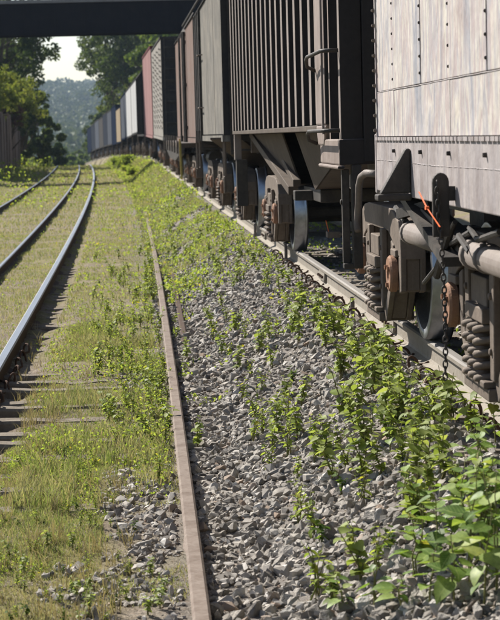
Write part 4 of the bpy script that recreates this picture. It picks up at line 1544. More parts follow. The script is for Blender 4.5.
# ------------------------------------------------------------------ footbridge over the tracks
def bridge():
    yb = 101.0
    e = tag(empty('bridge', (0, yb, 0)), 'dark girder bridge crossing above all the tracks', 'bridge')
    d0 = ray(90, 33.5)
    zs = CAMZ + d0.z * yb / d0.y
    mb = MB()
    mb.box(-26, 18, 0, 0.32, zs, zs + 1.62)
    mb.build('girder', M['bridge'], e)
    mb = MB()
    mb.box(-26, 18, 2.2, 2.52, zs, zs + 1.62)
    mb.build('girder', M['bridge'], e)
    mb = MB()
    mb.box(-26, 18, 0.325, 2.195, zs + 0.25, zs + 0.5)
    mb.build('deck', M['bridge'], e)
    mb = MB()
    mb.box(-26, 18, -0.12, 0.36, zs + 1.623, zs + 1.80)
    mb.build('kerb', M['bridge_top'], e)
    mb = MB()
    for x in np.arange(-25, 18, 1.6):
        mb.box(x - 0.04, x + 0.04, -0.10, -0.001, zs + 0.06, zs + 1.56)
    mb.box(-26, 18, -0.12, -0.001, zs - 0.03, zs + 0.058)
    mb.build('web_stiffener', M['bridge'], e)
    mb = MB()
    for x in np.arange(-26, 18, 0.75):
        mb.box(x - 0.025, x + 0.025, 0.1, 0.15, zs + 1.803, zs + 2.9)
    mb.box(-26, 18, 0.09, 0.16, zs + 2.903, zs + 2.97)
    mb.build('railing', M['bridge'], e)
    for xp in (-24.0, 13.5):
        mb = MB()
        g = float(gz(xp, yb))
        mb.box(xp - 0.5, xp + 0.5, 0.1, 2.4, g - 0.6, zs - 0.003)
        mb.build('pier', M['bridge_top'], e)


bridge()


# ------------------------------------------------------------------ trees and bushes
def trunk_mesh(hgt, r, limbs, seed, mat):
    r_ = random.Random(seed)
    mb = MB()
    pts, rs = [], []
    ox = oy = 0
    for i in range(8):
        t = i / 7
        ox += r_.uniform(-.12, .12)
        oy += r_.uniform(-.12, .12)
        pts.append((ox, oy, -0.4 + hgt * t))
        rs.append(r * (1.25 - t) * (1.3 if i == 0 else 1))
    mb.tube(pts, rs, 9)
    for c in limbs:
        k = r_.randint(2, 6)
        p = Vector(pts[k])
        c = Vector(c)
        m1 = p.lerp(c, 0.45) + Vector((r_.uniform(-.3, .3), r_.uniform(-.3, .3), 0.25))
        mb.tube([p, m1, c], [rs[k] * 0.6, rs[k] * 0.35, 0.02], 6)
    return mb.mesh('trunk', mat, True)


def crown_pts(centres, radii, n, flat=0.8):
    k = len(centres)
    wts = np.array(radii) ** 2
    idx = rng.choice(k, n, p=wts / wts.sum())
    d = rng.normal(size=(n, 3))
    d /= np.linalg.norm(d, axis=1, keepdims=True)
    rr = rng.uniform(0.25, 1.0, n) ** 0.55
    return np.array(centres)[idx] + d * (np.array(radii)[idx] * rr)[:, None] * np.array([1, 1, flat])


def tree(name, label, x, y, H, RX, zc, mat, n=9000, leaf=0.16, ncl=34, trunk_r=0.22, group=None, RZ=None, cat='tree', spread=1.0, clump=(0.10, 0.23)):
    g = float(gz(x, y))
    e = tag(empty(name, (x, y, g)), label, cat, group)
    RZ = RZ or (H - zc)
    ncl = int(ncl * 1.8)
    cs, rs = [], []
    for i in range(ncl):
        d = rng.normal(size=3)
        d /= np.linalg.norm(d)
        q = rng.uniform(0.35, 1.0)
        cs.append((d[0] * RX * q * spread, d[1] * RX * q * spread, zc + d[2] * RZ * q))
        rs.append(RX * rng.uniform(*clump))
    pos = crown_pts(cs, rs, n)
    pos = pos[pos[:, 2] > 0.02]
    v, f = quads(pos, leaf * rng.uniform(0.6, 1.35, len(pos)), 0.5, 0.2)
    obj_of('crown', np_mesh('crown', v, f, mat), e)
    limbs = [cs[i] for i in range(0, ncl, 3)]
    obj_of('trunk', trunk_mesh(zc + RZ * 0.25, trunk_r, limbs, int(x * 10 + y), M['bark']), e)
    return e


def at_px(u_, yv):
    d = ray(u_, 140)
    return d.x / d.y * yv


# left side
xl_ = at_px(-14, 152)
tree('tall_tree', 'tall dark tree at left, its loose crown letting the sky through', at_px(3, 152), 152, 14.6, 4.9, 9.6, M['tree_dark'], 11000, 0.17, 70, 0.26, clump=(0.10, 0.2))
tree('tall_tree', 'dark tree in shade behind the loose crowned left tree', at_px(8, 190), 190, 13.5, 4.4, 7.5, M['tree_dark'], 10000, 0.2, 60, 0.28)
tree('broad_shrub', 'dark shrub sloping down to the farthest left rail', at_px(38, 165), 165, 5.6, 2.3, 2.6, M['tree_dark'], 8000, 0.15, 30, 0.12, cat='shrub')
tree('broad_shrub', 'dark taller shrub between plank wall and left tree', at_px(24, 158), 158, 8.0, 2.2, 3.9, M['tree_dark'], 9000, 0.16, 34, 0.14, cat='shrub')
tree('broad_shrub', 'low dark shrub nearest to the far bend of the rails', at_px(53, 188), 188, 3.4, 1.7, 1.5, M['tree_mid'], 5000, 0.15, 20, 0.1, cat='shrub')
tree('yellow_bush', 'sunlit yellow green bush on top of the left plank wall', at_px(8, 128), 128, 7.0, 2.6, 4.6, M['bush_lit'], 12000, 0.10, 90, 0.1, RZ=1.9, cat='bush', clump=(0.08, 0.2))
tree('yellow_bush', 'sunlit yellow green bush at the left picture edge above the wall', at_px(-16, 120), 120, 7.6, 2.4, 4.9, M['bush_lit'], 10000, 0.10, 80, 0.1, RZ=2.1, cat='bush', clump=(0.08, 0.2))
tree('creeper', 'reddish dry creeper hanging over the plank wall', at_px(3, 126), 126, 4.4, 1.5, 3.5, M['bush_red'], 3500, 0.11, 20, 0.06, RZ=0.8, cat='creeper')
for k, (xv, yv, H) in enumerate(((-18.5, 205, 18), (-19.5, 226, 19), (-20, 248, 20), (-21, 270, 19), (-22, 293, 20), (-23.5, 316, 19))):
    tree('forest_tree', 'tall dark tree of the wood on the left bank beyond the bridge', xv, yv, H, 4.6, H * 0.62, M['tree_dark'], 6500, 0.26, 34, 0.3, 'wood on the left bank')
# right side behind the train
tree('overhanging_tree', 'large dark tree rising behind the train just left of the pink wagon', at_px(138, 232), 232, 19.5, 6.2, 12.2, M['tree_dark'], 15000, 0.21, 80, 0.35)
tree('overhanging_tree', 'dark tree behind the train with twigs reaching into the sky gap', at_px(112, 255), 255, 21.0, 4.6, 15.0, M['tree_dark'], 10000, 0.2, 60, 0.3)
tree('overhanging_tree', 'dark tree behind the slotted wagon under the bridge', at_px(176, 215), 215, 17.5, 5.8, 10.5, M['tree_mid'], 9000, 0.24, 36, 0.35)
tree('round_bush', 'dark round bush above the far blue wagons', at_px(107, 335), 335, 12.5, 5.0, 6.6, M['tree_dark'], 9000, 0.28, 34, 0.3, cat='bush')
tree('mid_tree', 'mid green lit tree between round bush and the large dark tree', at_px(130, 285), 285, 13.5, 4.5, 8.0, M['bush_lit'], 7000, 0.24, 30, 0.3)
# scrub growing up against the far wagons
for k, (yv, uo, H) in enumerate(((100, 0.85, 0.4), (124, 0.95, 0.8), (134, 0.9, 0.6), (112, 0.8, 0.45), (150, 0.8, 0.6))):
    tree('trackside_shrub', 'small bright shrub growing up against the far wagons', uo - CL * yv * yv, yv, H, 0.4 + 0.25 * H, H * 0.5, M['weed'], 1500, 0.06, 18, 0.03, 'shrubs against the far wagons', cat='shrub', clump=(.15, .35))
# low scrub closing the bend
for k, (u_, yv, H) in enumerate(((66, 380, 5), (78, 420, 7), (88, 400, 6), (58, 360, 4.5), (72, 470, 9), (84, 520, 11), (60, 500, 9))):
    tree('distant_shrub', 'small hazy shrub at the far bend in front of the hill', at_px(u_, yv), yv, H, 3.6, H * 0.5, M['tree_mid'], 2600, 0.32, 16, 0.12, 'shrubs at the far bend', cat='shrub')


# plank wall holding the left bank
def bank_wall():
    e = tag(empty('bank_wall', (0, 0, 0)), 'weathered brown wall of upright slabs along the left bank', 'wall')
    r_ = random.Random(3)
    yv = 104.0
    while yv < 141:
        wd = r_.uniform(1.5, 2.1)
        xw = -6.75 - CL * yv * yv - (141 - yv) * 0.004
        hh = 2.6 + 1.0 * min(1, (141 - yv) / 8) + r_.uniform(-.15, .15)
        mb = MB()
        t = 0.16 + r_.uniform(-.03, .05)
        mb.box(-t, t, 0.03, wd - 0.05, -0.6, hh)
        o = mb.build('slab', M['plank'], e, bevel=0.03)
        o.location = (xw + r_.uniform(-.08, .08), yv, float(gz(xw, yv)))
        o.rotation_euler = (0, r_.uniform(-.03, .03), math.atan(2 * CL * yv))
        yv += wd
    mb = MB()
    ys_ = np.linspace(104, 142, 12)
    for k in range(11):
        xa, xb = [-7.0 - CL * q * q for q in (ys_[k], ys_[k + 1])]
        za, zb_ = [float(gz(-7.0 - CL * q * q, q)) for q in (ys_[k], ys_[k + 1])]
        mb.add([(xa, ys_[k], za + 3.1), (xb, ys_[k + 1], zb_ + 3.1), (xb - 12, ys_[k + 1], zb_ + 4.6), (xa - 12, ys_[k], za + 4.6),
                (xa, ys_[k], za - .6), (xb, ys_[k + 1], zb_ - .6), (xb - 12, ys_[k + 1], zb_ - .6), (xa - 12, ys_[k], za - .6)],
               [(0, 1, 2, 3), (7, 6, 5, 4), (0, 4, 5, 1), (1, 5, 6, 2), (2, 6, 7, 3), (3, 7, 4, 0)])
    mb.build('earth_fill', M['ground'], e)


bank_wall()


# ------------------------------------------------------------------ ballast stones
def stone_variants(k):
    out = []
    for s in range(k):
        r_ = np.random.default_rng(100 + s)
        bm = bmesh.new()
        pts = r_.normal(size=(13, 3))
        pts /= np.linalg.norm(pts, axis=1, keepdims=True)
        pts *= np.array([1.0, r_.uniform(0.62, 0.95), r_.uniform(0.45, 0.75)]) * r_.uniform(0.82, 1.12, (13, 1))
        for p in pts:
            bm.verts.new(p)
        res = bmesh.ops.convex_hull(bm, input=bm.verts)
        bm.verts.ensure_lookup_table()
        for v in [v for v in bm.verts if not v.link_faces]:
            bm.verts.remove(v)
        bmesh.ops.triangulate(bm, faces=bm.faces)
        bm.verts.index_update()
        V = np.array([v.co[:] for v in bm.verts])
        Fc = np.array([[v.index for v in f.verts] for f in bm.faces])
        bm.free()
        out.append((V, Fc))
    return out


SV = stone_variants(10)


def rotmats(n, tilt=1.0):
    q = rng.normal(size=(n, 4))
    q /= np.linalg.norm(q, axis=1, keepdims=True)
    w_, x, y_, z = q.T
    return np.stack([np.stack([1 - 2 * (y_ * y_ + z * z), 2 * (x * y_ - z * w_), 2 * (x * z + y_ * w_)], -1),
                     np.stack([2 * (x * y_ + z * w_), 1 - 2 * (x * x + z * z), 2 * (y_ * z - x * w_)], -1),
                     np.stack([2 * (x * z - y_ * w_), 2 * (y_ * z + x * w_), 1 - 2 * (x * x + y_ * y_)], -1)], 1)


def stone_field(x, y, z, s):
    VV, FF = [], []
    off = 0
    R = rotmats(len(x))
    var = rng.integers(0, len(SV), len(x))
    for k, (V, Fc) in enumerate(SV):
        i = np.where(var == k)[0]
        if not len(i):
            continue
        P = np.einsum('nij,vj->nvi', R[i], V) * s[i][:, None, None]
        P[:, :, 2] *= 0.85
        P += np.stack([x[i], y[i], z[i]], -1)[:, None, :]
        VV.append(P.reshape(-1, 3))
        FF.append((Fc[None] + (np.arange(len(i)) * len(V))[:, None, None] + off).reshape(-1, 3))
        off += len(i) * len(V)
    return np.concatenate(VV), np.concatenate(FF)


def clear_of_rails(x, y, z):
    k = np.abs(x - (X_T - CT * y * y)) > 0.10
    k &= np.abs(x - (X_T + 1.67 - CT * y * y)) > 0.10
    xm = np.polyval(cf, y)
    k &= (np.abs(x - xm) > 0.068) | (y > 36)
    k &= np.abs(x - (X_R1 - CL * y * y)) > 0.09
    return k


def ballast():
    bed = tag(empty('ballast', (0, 0, 0)), kind='structure')
    # dense field right of the disused rail
    def fld(n, xa, xb, ya, yb, smin, smax, lift, pw=1.0):
        t = rng.uniform(0, 1, n) ** pw
        y_ = ya + (yb - ya) * t
        x_ = rng.uniform(xa, xb, n)
        s_ = rng.uniform(smin, smax, n) * rng.choice([1, 1, 0.8, 1.2, 1.55, 0.6, 0.45, 0.35], n)
        z_ = gz(x_, y_) + lift * s_ * rng.uniform(-0.4, 1, n)
        return x_, y_, z_, s_
    A = [fld(14500, 0.28, 1.95, 5.6, 13.5, 0.02, 0.040, 0.45), fld(16500, 0.2, 1.95, 13.5, 30, 0.023, 0.042, 0.45),
         fld(5200, -0.6, 0.28, 5.6, 12.2, 0.012, 0.036, 0.3), fld(1500, -1.2, -0.5, 6, 14, 0.005, 0.014, 0.3), fld(1800, -0.25, 0.2, 11.5, 18, 0.012, 0.028, 0.3),
         fld(2600, 2.1, 3.65, 7, 30, 0.024, 0.040, 0.4), fld(2600, 0.2, 1.7, 30, 60, 0.03, 0.05, 0.4), fld(800, 3.75, 4.6, 8, 30, .03, .045, .4)]
    x = np.concatenate([a[0] for a in A])
    y_ = np.concatenate([a[1] for a in A])
    z = np.concatenate([a[2] for a in A])
    s = np.concatenate([a[3] for a in A])
    x = x - np.where(x > 0.15, CL * y_ * y_, 0)
    z = gz(x, y_) + (z - gz(x + np.where(x > -9, 0, 0), y_)) * 0 + 0.25 * s * rng.uniform(-0.6, 1.6, len(s))
    k = clear_of_rails(x, y_, z)
    # thin out left of the disused rail where the earth shows
    left = (x < 0.15) & (vnoise(x, y_, 0.5, 21) + 0.5 * vnoise(x, y_, 0.13, 22) < -0.5 + 0.9 * np.clip((-0.12 - x) / 0.35, 0, 1.6))
    k &= ~left
    x, y_, z, s = x[k], y_[k], z[k], s[k]
    # the 300 that show largest: nearest to the camera and in the frame
    d = np.hypot(x, y_)
    u_ang = x / y_
    inview = (u_ang > -0.07) & (u_ang < 0.19) & (y_ > 6.9 + 0.0 * x)
    app = np.where(inview, s / d, 0)
    big = np.argsort(-app)[:300]
    rest = np.ones(len(x), bool)
    rest[big] = False
    V, Fc = stone_field(x[rest], y_[rest], z[rest], s[rest])
    o = obj_of('loose_gravel', np_mesh('loose_gravel', V, Fc, M['stone']), bed)
    o['kind'] = 'stuff'
    mes = [np_mesh('stone', V_, F_, M['stone']) for V_, F_ in SV]
    stm = mat_single_stone()
    for m_ in mes:
        m_.materials[0] = stm
    for q in big:
        o = obj_of('stone', mes[int(rng.integers(0, len(mes)))], bed)
        o.location = (x[q], y_[q], z[q])
        o.rotation_euler = tuple(rng.uniform(0, 6.28, 3))
        sc_ = float(s[q])
        o.scale = (sc_, sc_, sc_)


def mat_single_stone():
    m, n, b = new_mat('single_ballast_stone')
    oi = N(n, 'ShaderNodeObjectInfo')
    c = ramp(n, oi.outputs['Random'], [(0.0, (0.13, 0.118, 0.105)), (0.3, (0.30, 0.27, 0.235)), (0.55, (0.385, 0.355, 0.315)),
                                       (0.75, (0.23, 0.205, 0.175)), (0.9, (0.50, 0.475, 0.44)), (1.0, (0.27, 0.195, 0.14))])
    v = coords(n, (1, 1, 1))
    f = noise(n, v, 1.1, 5, 0.65)
    c = mix(n, 0.55, c, ramp(n, f, [(0.25, (0.45,) * 3), (0.75, (1.0,) * 3)]), 'MULTIPLY')
    n.links.new(c, b.inputs['Base Color'])
    b.inputs['Roughness'].default_value = 0.85
    b.inputs['Specular IOR Level'].default_value = 0.2
    bump(n, b, f, 0.5, 0.15)
    return m


ballast()


# ------------------------------------------------------------------ grass and ground cover
def blades(x, y, h, wd, lean=0.5):
    n = len(x)
    a = rng.uniform(0, 2 * math.pi, n)
    z = gz(x, y) - 0.01
    dx, dy = np.cos(a), np.sin(a)
    ln = rng.uniform(0.15, lean, n) * h
    la = rng.uniform(0, 2 * math.pi, n)
    lx, ly = np.cos(la) * ln, np.sin(la) * ln
    b0 = np.stack([x - dx * wd, y - dy * wd, z], -1)
    b1 = np.stack([x + dx * wd, y + dy * wd, z], -1)
    m0 = np.stack([x - dx * wd * .8 + lx * .35, y - dy * wd * .8 + ly * .35, z + h * 0.55], -1)
    m1 = np.stack([x + dx * wd * .8 + lx * .35, y + dy * wd * .8 + ly * .35, z + h * 0.55], -1)
    t = np.stack([x + lx, y + ly, z + h * rng.uniform(.75, 1.0, n)], -1)
    v = np.stack([b0, b1, m0, m1, t], 1).reshape(-1, 3)
    o = (np.arange(n) * 5)[:, None]
    f = np.concatenate([o + np.array([[0, 1, 3]]), o + np.array([[0, 3, 2]]), o + np.array([[2, 3, 4]])], 1).reshape(-1, 3)
    return v, f


def sample_strip(n, ya, yb, ua, ub, pw=1.0, margin=1.2):
    """points in lateral strip ua..ub kept to what the camera can see, with a margin"""
    y = ya + (yb - ya) * rng.uniform(0, 1, n) ** pw
    u = rng.uniform(ua, ub, n)
    x = u - CL * y * y
    k = (x / y > -0.076 - margin / y) & (x / y < 0.2 + margin / y)
    return x[k], y[k], u[k]


def off_rails(u, w_=0.06):
    k = np.ones(len(u), bool)
    for X0 in (X_R1, X_R2, X_R3, X_R4):
        k &= np.abs(u - X0) > w_
    return k


def lawn():
    V, Fc, off = [], [], 0
    for n, ya, yb, ua, ub, h0, h1, wd, thr in ((150000, 6.2, 17, -2.6, 0.2, 0.010, 0.055, 0.0021, -0.15), (135000, 6.2, 13.5, -1.7, -0.25, 0.008, 0.045, 0.0017, -3.0), (26000, 11, 24, -0.8, 0.14, 0.05, 0.17, 0.0028, 0.4), (72000, 17, 45, -5.2, 0.25, 0.025, 0.075, 0.0042, -0.4), (34000, 26, 60, 0.2, 1.8, 0.03, 0.12, 0.005, 0.25), (16000, 60, 130, 0.2, 1.8, 0.05, 0.16, 0.012, -1),
                                               (40000, 45, 100, -8, 1.0, 0.04, 0.11, 0.009, -0.6), (30000, 100, 215, -12, 1.5, 0.06, 0.16, 0.02, -1)):
        x, y, u = sample_strip(n, ya, yb, ua, ub)
        nz = vnoise(x, y, 0.9, 31) + 0.6 * vnoise(x, y, 0.3, 32)
        bare = thr + np.where((u > -0.45) & (y < 12.5), 0.75, 0) - np.where((u < -0.5) & (y < 12.5), 0.35, 0)
        k = (nz > bare - 0.35) & off_rails(u, 0.05) & ~((u > X_R1) & (u < X_R1 + 0.3) & (nz < 0.75) & (y < 40)) & ((u < 0.2 + 0.03 * np.maximum(y - 30, 0)) | (ua > 0.1))
        # sleepers stay bare
        onsl = (u > -0.92) & (u < -0.25 + 0.15 * nz) & (y > 12.6) & (y < 18.4) & (np.abs(((y - 8.05 + 0.3) % 0.6) - 0.3) < 0.12) & (nz < 0.5)
        k &= ~onsl
        x, y = x[k], y[k]
        v, f = blades(x, y, rng.uniform(h0, h1, len(x)) * (1 + 0.35 * vnoise(x, y, 1.3, 33)), wd)
        V.append(v)
        Fc.append(f + off)
        off += len(v)
    o = obj_of('grass', np_mesh('grass', np.concatenate(V), np.concatenate(Fc), M['grass']))
    tag(o, 'short dry green grass covering the ground round the left rails', 'grass', kind='stuff')


lawn()


def cover():
    """low leafy weeds: a carpet nobody could count"""
    P, S = [], []
    def put(n, ya, yb, ua, ub, smin, smax, thr, hmax, sc=0.8, seed=41, pw=1.0):
        x, y, u = sample_strip(n, ya, yb, ua, ub, pw)
        nz = vnoise(x, y, sc, seed) + 0.5 * vnoise(x, y, sc * 0.35, seed + 1)
        k = (nz > thr) & off_rails(u, 0.07) & (np.abs(u - X_T) > 0.09) & ((np.abs(x - np.polyval(cf, y)) > 0.06) | (y > 30))
        x, y, nz = x[k], y[k], nz[k]
        hh = rng.uniform(0.01, 1.0, len(x)) * hmax * np.clip((nz - thr) * 1.6 + 0.25, 0.2, 1.2)
        P.append(np.stack([x, y, gz(x, y) + hh], -1))
        S.append(rng.uniform(smin, smax, len(x)))
    put(30000, 6.3, 13, -1.9, -0.3, 0.004, 0.011, -0.15, 0.055)
    put(5000, 6.3, 12, -1.6, -0.2, 0.008, 0.018, 0.5, 0.09)
    put(12000, 10.5, 24, -0.9, 0.16, 0.006, 0.016, 0.0, 0.17, 0.5)
    put(9000, 12, 45, -4, -0.9, 0.009, 0.022, 0.35, 0.07)
    put(9000, 24, 60, -1.0, 1.2, 0.013, 0.03, 0.1, 0.12, 0.8)
    put(14000, 24, 50, 0.3, 1.85, 0.012, 0.03, 0.1, 0.14, 0.55, 47)
    put(7000, 15, 28, 0.3, 1.75, 0.010, 0.024, 0.55, 0.10, 0.5, 51)
    put(8000, 50, 110, 0.2, 1.9, 0.022, 0.05, -0.05, 0.2, 1.1, 47)
    put(9000, 60, 170, -9, 1.2, 0.03, 0.07, 0.1, 0.22, 2.0, 53)
    put(3500, 100, 200, 0, 1.7, 0.04, 0.08, -0.1, 0.3, 1.6, 57)
    put(5000, 90, 190, -11, -4.5, 0.05, 0.10, -0.5, 0.8, 3.0, 58)
    put(5000, 13, 40, 2.15, 3.6, 0.012, 0.03, 0.1, 0.12, 0.6, 61)
    put(4000, 13, 60, 3.8, 6.5, 0.014, 0.035, -0.3, 0.2, 0.8, 63)
    P_, S_ = np.concatenate(P), np.concatenate(S)
    v, f = quads(P_, S_, 0.55)
    o = obj_of('ground_cover', np_mesh('ground_cover', v, f, M['weed']))
    tag(o, 'low bright green weeds spreading over gravel and grass', 'ground cover', kind='stuff')


cover()


def litter():
    n = 60000
    x, y, u = sample_strip(n, 6.2, 18, -2.0, 1.6)
    k = off_rails(u, 0.06)
    x, y = x[k], y[k]
    pos = np.stack([x, y, gz(x, y) + rng.uniform(0.002, 0.012, len(x))], -1)
    v, f = quads(pos, rng.uniform(0.004, 0.016, len(x)), 0.3)
    zc = np.repeat(pos[:, 2], 4)
    v[:, 2] = zc + (v[:, 2] - zc) * 0.35
    o = obj_of('leaf_litter', np_mesh('leaf_litter', v, f, M['litter']))
    tag(o, 'dry brown leaf litter and chips strewn over the ground at left', 'litter', kind='stuff')


M['litter'] = mat_leaf('dry_litter', [(0.0, (0.12, 0.085, 0.06)), (0.5, (0.22, 0.17, 0.12)), (0.8, (0.33, 0.28, 0.21)), (1.0, (0.17, 0.10, 0.07))], 0.1, 0.8, 0.05)
litter()


# ------------------------------------------------------------------ weeds one can pick out
def leaf_shape(heart=True):
    """unit leaf along +y, slightly folded"""
    if heart:
        out = [(0, 0.0), (0.22, -0.06), (0.40, 0.10), (0.42, 0.34), (0.28, 0.66), (0.0, 1.0)]
    else:
        out = [(0, 0.0), (0.14, 0.12), (0.22, 0.35), (0.20, 0.6), (0.10, 0.84), (0.0, 1.0)]
    mid = [(0, 0.0, 0), (0, 0.3, -0.05), (0, 0.65, -0.03), (0, 1.0, -0.14)]
    v = [mid[0], mid[1], mid[2], mid[3]]
    R = [(x, y_, 0.10 * x - 0.10 * y_ * y_ + 0.02) for x, y_ in out[1:-1]]
    Lf = [(-x, y_, z) for x, y_, z in R]
    v += R + Lf
    fs = [(0, 4, 5, 1), (1, 5, 6), (1, 6, 7, 2), (2, 7, 3), (0, 1, 9, 8), (1, 10, 9), (1, 2, 11, 10), (2, 3, 11)]
    return np.array(v, float), fs


LV, LF = leaf_shape(True)
LV2, LF2 = leaf_shape(False)


def leaf_mesh(name, V, Fs, mat, curl):
    V = V.copy()
    V[:, 2] += curl * V[:, 1] ** 2
    me = bpy.data.meshes.new(name)
    me.from_pydata(V.tolist(), [], Fs)
    me.materials.append(mat)
    me.polygons.foreach_set('use_smooth', [True] * len(me.polygons))
    me.update()
    return me


def mat_leaf_obj(name, stops, trans=0.42):
    m = mat_leaf(name, stops, trans, 0.5, 0.2)
    n = m.node_tree
    oi = N(n, 'ShaderNodeObjectInfo')
    for x in list(n.nodes):
        if x.type == 'VALTORGB':
            n.links.new(oi.outputs['Random'], x.inputs['Fac'])
    return m


def add_veins(m):
    n = m.node_tree
    tc = N(n, 'ShaderNodeTexCoord')
    sx = N(n, 'ShaderNodeSeparateXYZ')
    n.links.new(tc.outputs['Object'], sx.inputs[0])
    ab = N(n, 'ShaderNodeMath', operation='ABSOLUTE')
    n.links.new(sx.outputs['X'], ab.inputs[0])
    md = N(n, 'ShaderNodeMath', operation='MULTIPLY_ADD')
    n.links.new(ab.outputs[0], md.inputs[0])
    md.inputs[1].default_value = -0.9
    n.links.new(sx.outputs['Y'], md.inputs[2])
    sn = N(n, 'ShaderNodeMath', operation='MULTIPLY')
    n.links.new(md.outputs[0], sn.inputs[0])
    sn.inputs[1].default_value = 42.0
    si = N(n, 'ShaderNodeMath', operation='SINE')
    n.links.new(sn.outputs[0], si.inputs[0])
    side = ramp(n, si.outputs[0], [(0.80, (0, 0, 0)), (1.0, (0.45,) * 3)])
    midv = ramp(n, ab.outputs[0], [(0.008, (0.7,) * 3), (0.026, (0, 0, 0))])
    v = mix(n, 1.0, side, midv, 'LIGHTEN')
    oi = N(n, 'ShaderNodeObjectInfo')
    ad = N(n, 'ShaderNodeVectorMath', operation='ADD')
    n.links.new(tc.outputs['Object'], ad.inputs[0])
    n.links.new(oi.outputs['Location'], ad.inputs[1])
    nz = noise(n, ad.outputs[0], 4.0, 5, 0.65)
    for x in list(n.nodes):
        if x.type == 'VALTORGB' and len(x.color_ramp.elements) == 5:
            tgt = [l.to_socket for l in x.outputs['Color'].links]
            c = mix(n, v, x.outputs['Color'], (0.34, 0.40, 0.16))
            c = mix(n, 1.0, c, ramp(n, nz, [(0.3, (0.62, 0.66, 0.6)), (0.6, (1.05, 1.05, 1.0)), (0.72, (1.35, 1.2, 0.8))]), 'MULTIPLY')
            for t in tgt:
                n.links.new(c, t)
            break


M['leaf_obj'] = mat_leaf_obj('broad_leaf', [(0.0, (0.09, 0.16, 0.035)), (0.35, (0.15, 0.24, 0.05)), (0.7, (0.21, 0.30, 0.07)), (0.93, (0.28, 0.35, 0.11)), (1.0, (0.40, 0.36, 0.08))])
add_veins(M['leaf_obj'])
LEAVES = [leaf_mesh('leaf', LV, LF, M['leaf_obj'], c) for c in (-0.25, -0.1, 0.08)]


def weed_layout(hgt, nleaf, lsize, seed, nst=1, spread=0.25):
    """stems as polylines and leaves as (pos, yaw, pitch, size)"""
    r_ = random.Random(seed)
    stems, leaves = [], []
    for s in range(nst):
        a = r_.uniform(0, 6.28)
        h = hgt * r_.uniform(0.65, 1.0)
        le = spread * h * r_.uniform(0.2, 1.0)
        pts = [Vector((0.01 * math.cos(a) * s, 0.01 * math.sin(a) * s, -0.02))]
        for k in range(1, 6):
            t = k / 5
            pts.append(Vector((math.cos(a) * le * t * t + r_.uniform(-.01, .01), math.sin(a) * le * t * t + r_.uniform(-.01, .01), h * t)))
        stems.append(pts)
        m = max(3, nleaf // nst)
        az = r_.uniform(0, 6.28)
        for k in range(m):
            t = 0.22 + 0.78 * (k + 0.5 * r_.random()) / m
            i = min(4, int(t * 5))
            p = pts[i].lerp(pts[i + 1], t * 5 - i)
            az += 2.2 + r_.uniform(-.6, .6)
            leaves.append((p, az, r_.uniform(-0.5, 0.55), lsize * r_.uniform(0.6, 1.15) * (1.0 - 0.35 * max(0, t - 0.7) / 0.3)))
    return stems, leaves


def weed_big(x, y, hgt, nleaf, lsize, seed, label, group, nst=1):
    e = tag(empty('broad_leaf_weed', (x, y, float(gz(x, y)))), label, 'weed', group)
    stems, leaves = weed_layout(hgt, nleaf, lsize, seed, nst)
    r_ = random.Random(seed + 1)
    mb = MB()
    for pts in stems:
        mb.tube(pts, [0.0042 * (1.2 - 0.8 * k / 5) for k in range(6)], 5)
    for (p, az, pt, sz) in leaves:
        d = Vector((math.cos(az), math.sin(az), 0.5)).normalized()
        mb.tube([p, p + d * sz * 0.35], 0.0018, 4)
    mb.build('stem', M['stem'], e, True)
    for (p, az, pt, sz) in leaves:
        d = Vector((math.cos(az), math.sin(az), 0.5)).normalized()
        o = obj_of('leaf', LEAVES[r_.randint(0, 2)], e)
        o.location = p + d * sz * 0.35
        o.rotation_euler = (pt, r_.uniform(-.4, .4), az - math.pi / 2)
        o.scale = (sz, sz, sz)
    return e


def weed_mesh(variants, hgt, nleaf, lsize, seed, nst, heart, mat):
    stems, leaves = weed_layout(hgt, nleaf, lsize, seed, nst, 0.5)
    mb = MB()
    for pts in stems:
        mb.tube(pts, [0.003 * (1.2 - 0.8 * k / 5) for k in range(6)], 4)
    st = mb.mesh('stem', M['stem'], True)
    V_, F_ = (LV, LF) if heart else (LV2, LF2)
    vv, ff = [], []
    r_ = random.Random(seed + 5)
    for (p, az, pt, sz) in leaves:
        R = Euler((pt, r_.uniform(-.5, .5), az - math.pi / 2)).to_matrix()
        o = len(vv)
        cu = r_.uniform(-.3, .1)
        for q in V_:
            vv.append(tuple(p + R @ Vector((q[0] * sz, q[1] * sz, (q[2] + cu * q[1] ** 2) * sz))))
        ff += [tuple(i + o for i in f) for f in F_]
    me = bpy.data.meshes.new('foliage')
    me.from_pydata(vv, [], ff)
    me.materials.append(mat)
    me.polygons.foreach_set('use_smooth', [True] * len(me.polygons))
    me.update()
    return st, me


WV = {'round': [weed_mesh(0, 0.24, 24, 0.055, 200 + s, 3, True, M['weed_big']) for s in range(5)],
      'narrow': [weed_mesh(0, 0.22, 34, 0.042, 300 + s, 4, False, M['weed']) for s in range(5)],
      'deep': [weed_mesh(0, 0.16, 22, 0.045, 400 + s, 3, True, M['weed_deep']) for s in range(3)]}


def weed(kind, x, y, sc, label, group):
    e = tag(empty({'round': 'round_leaf_weed', 'narrow': 'narrow_leaf_weed', 'deep': 'creeping_weed'}[kind], (x, y, float(gz(x, y))), random.uniform(0, 6.28)), label, 'weed', group)
    st, fo = random.choice(WV[kind])
    obj_of('stem', st, e)
    obj_of('foliage', fo, e)
    e.scale = (sc,) * 3
    return e


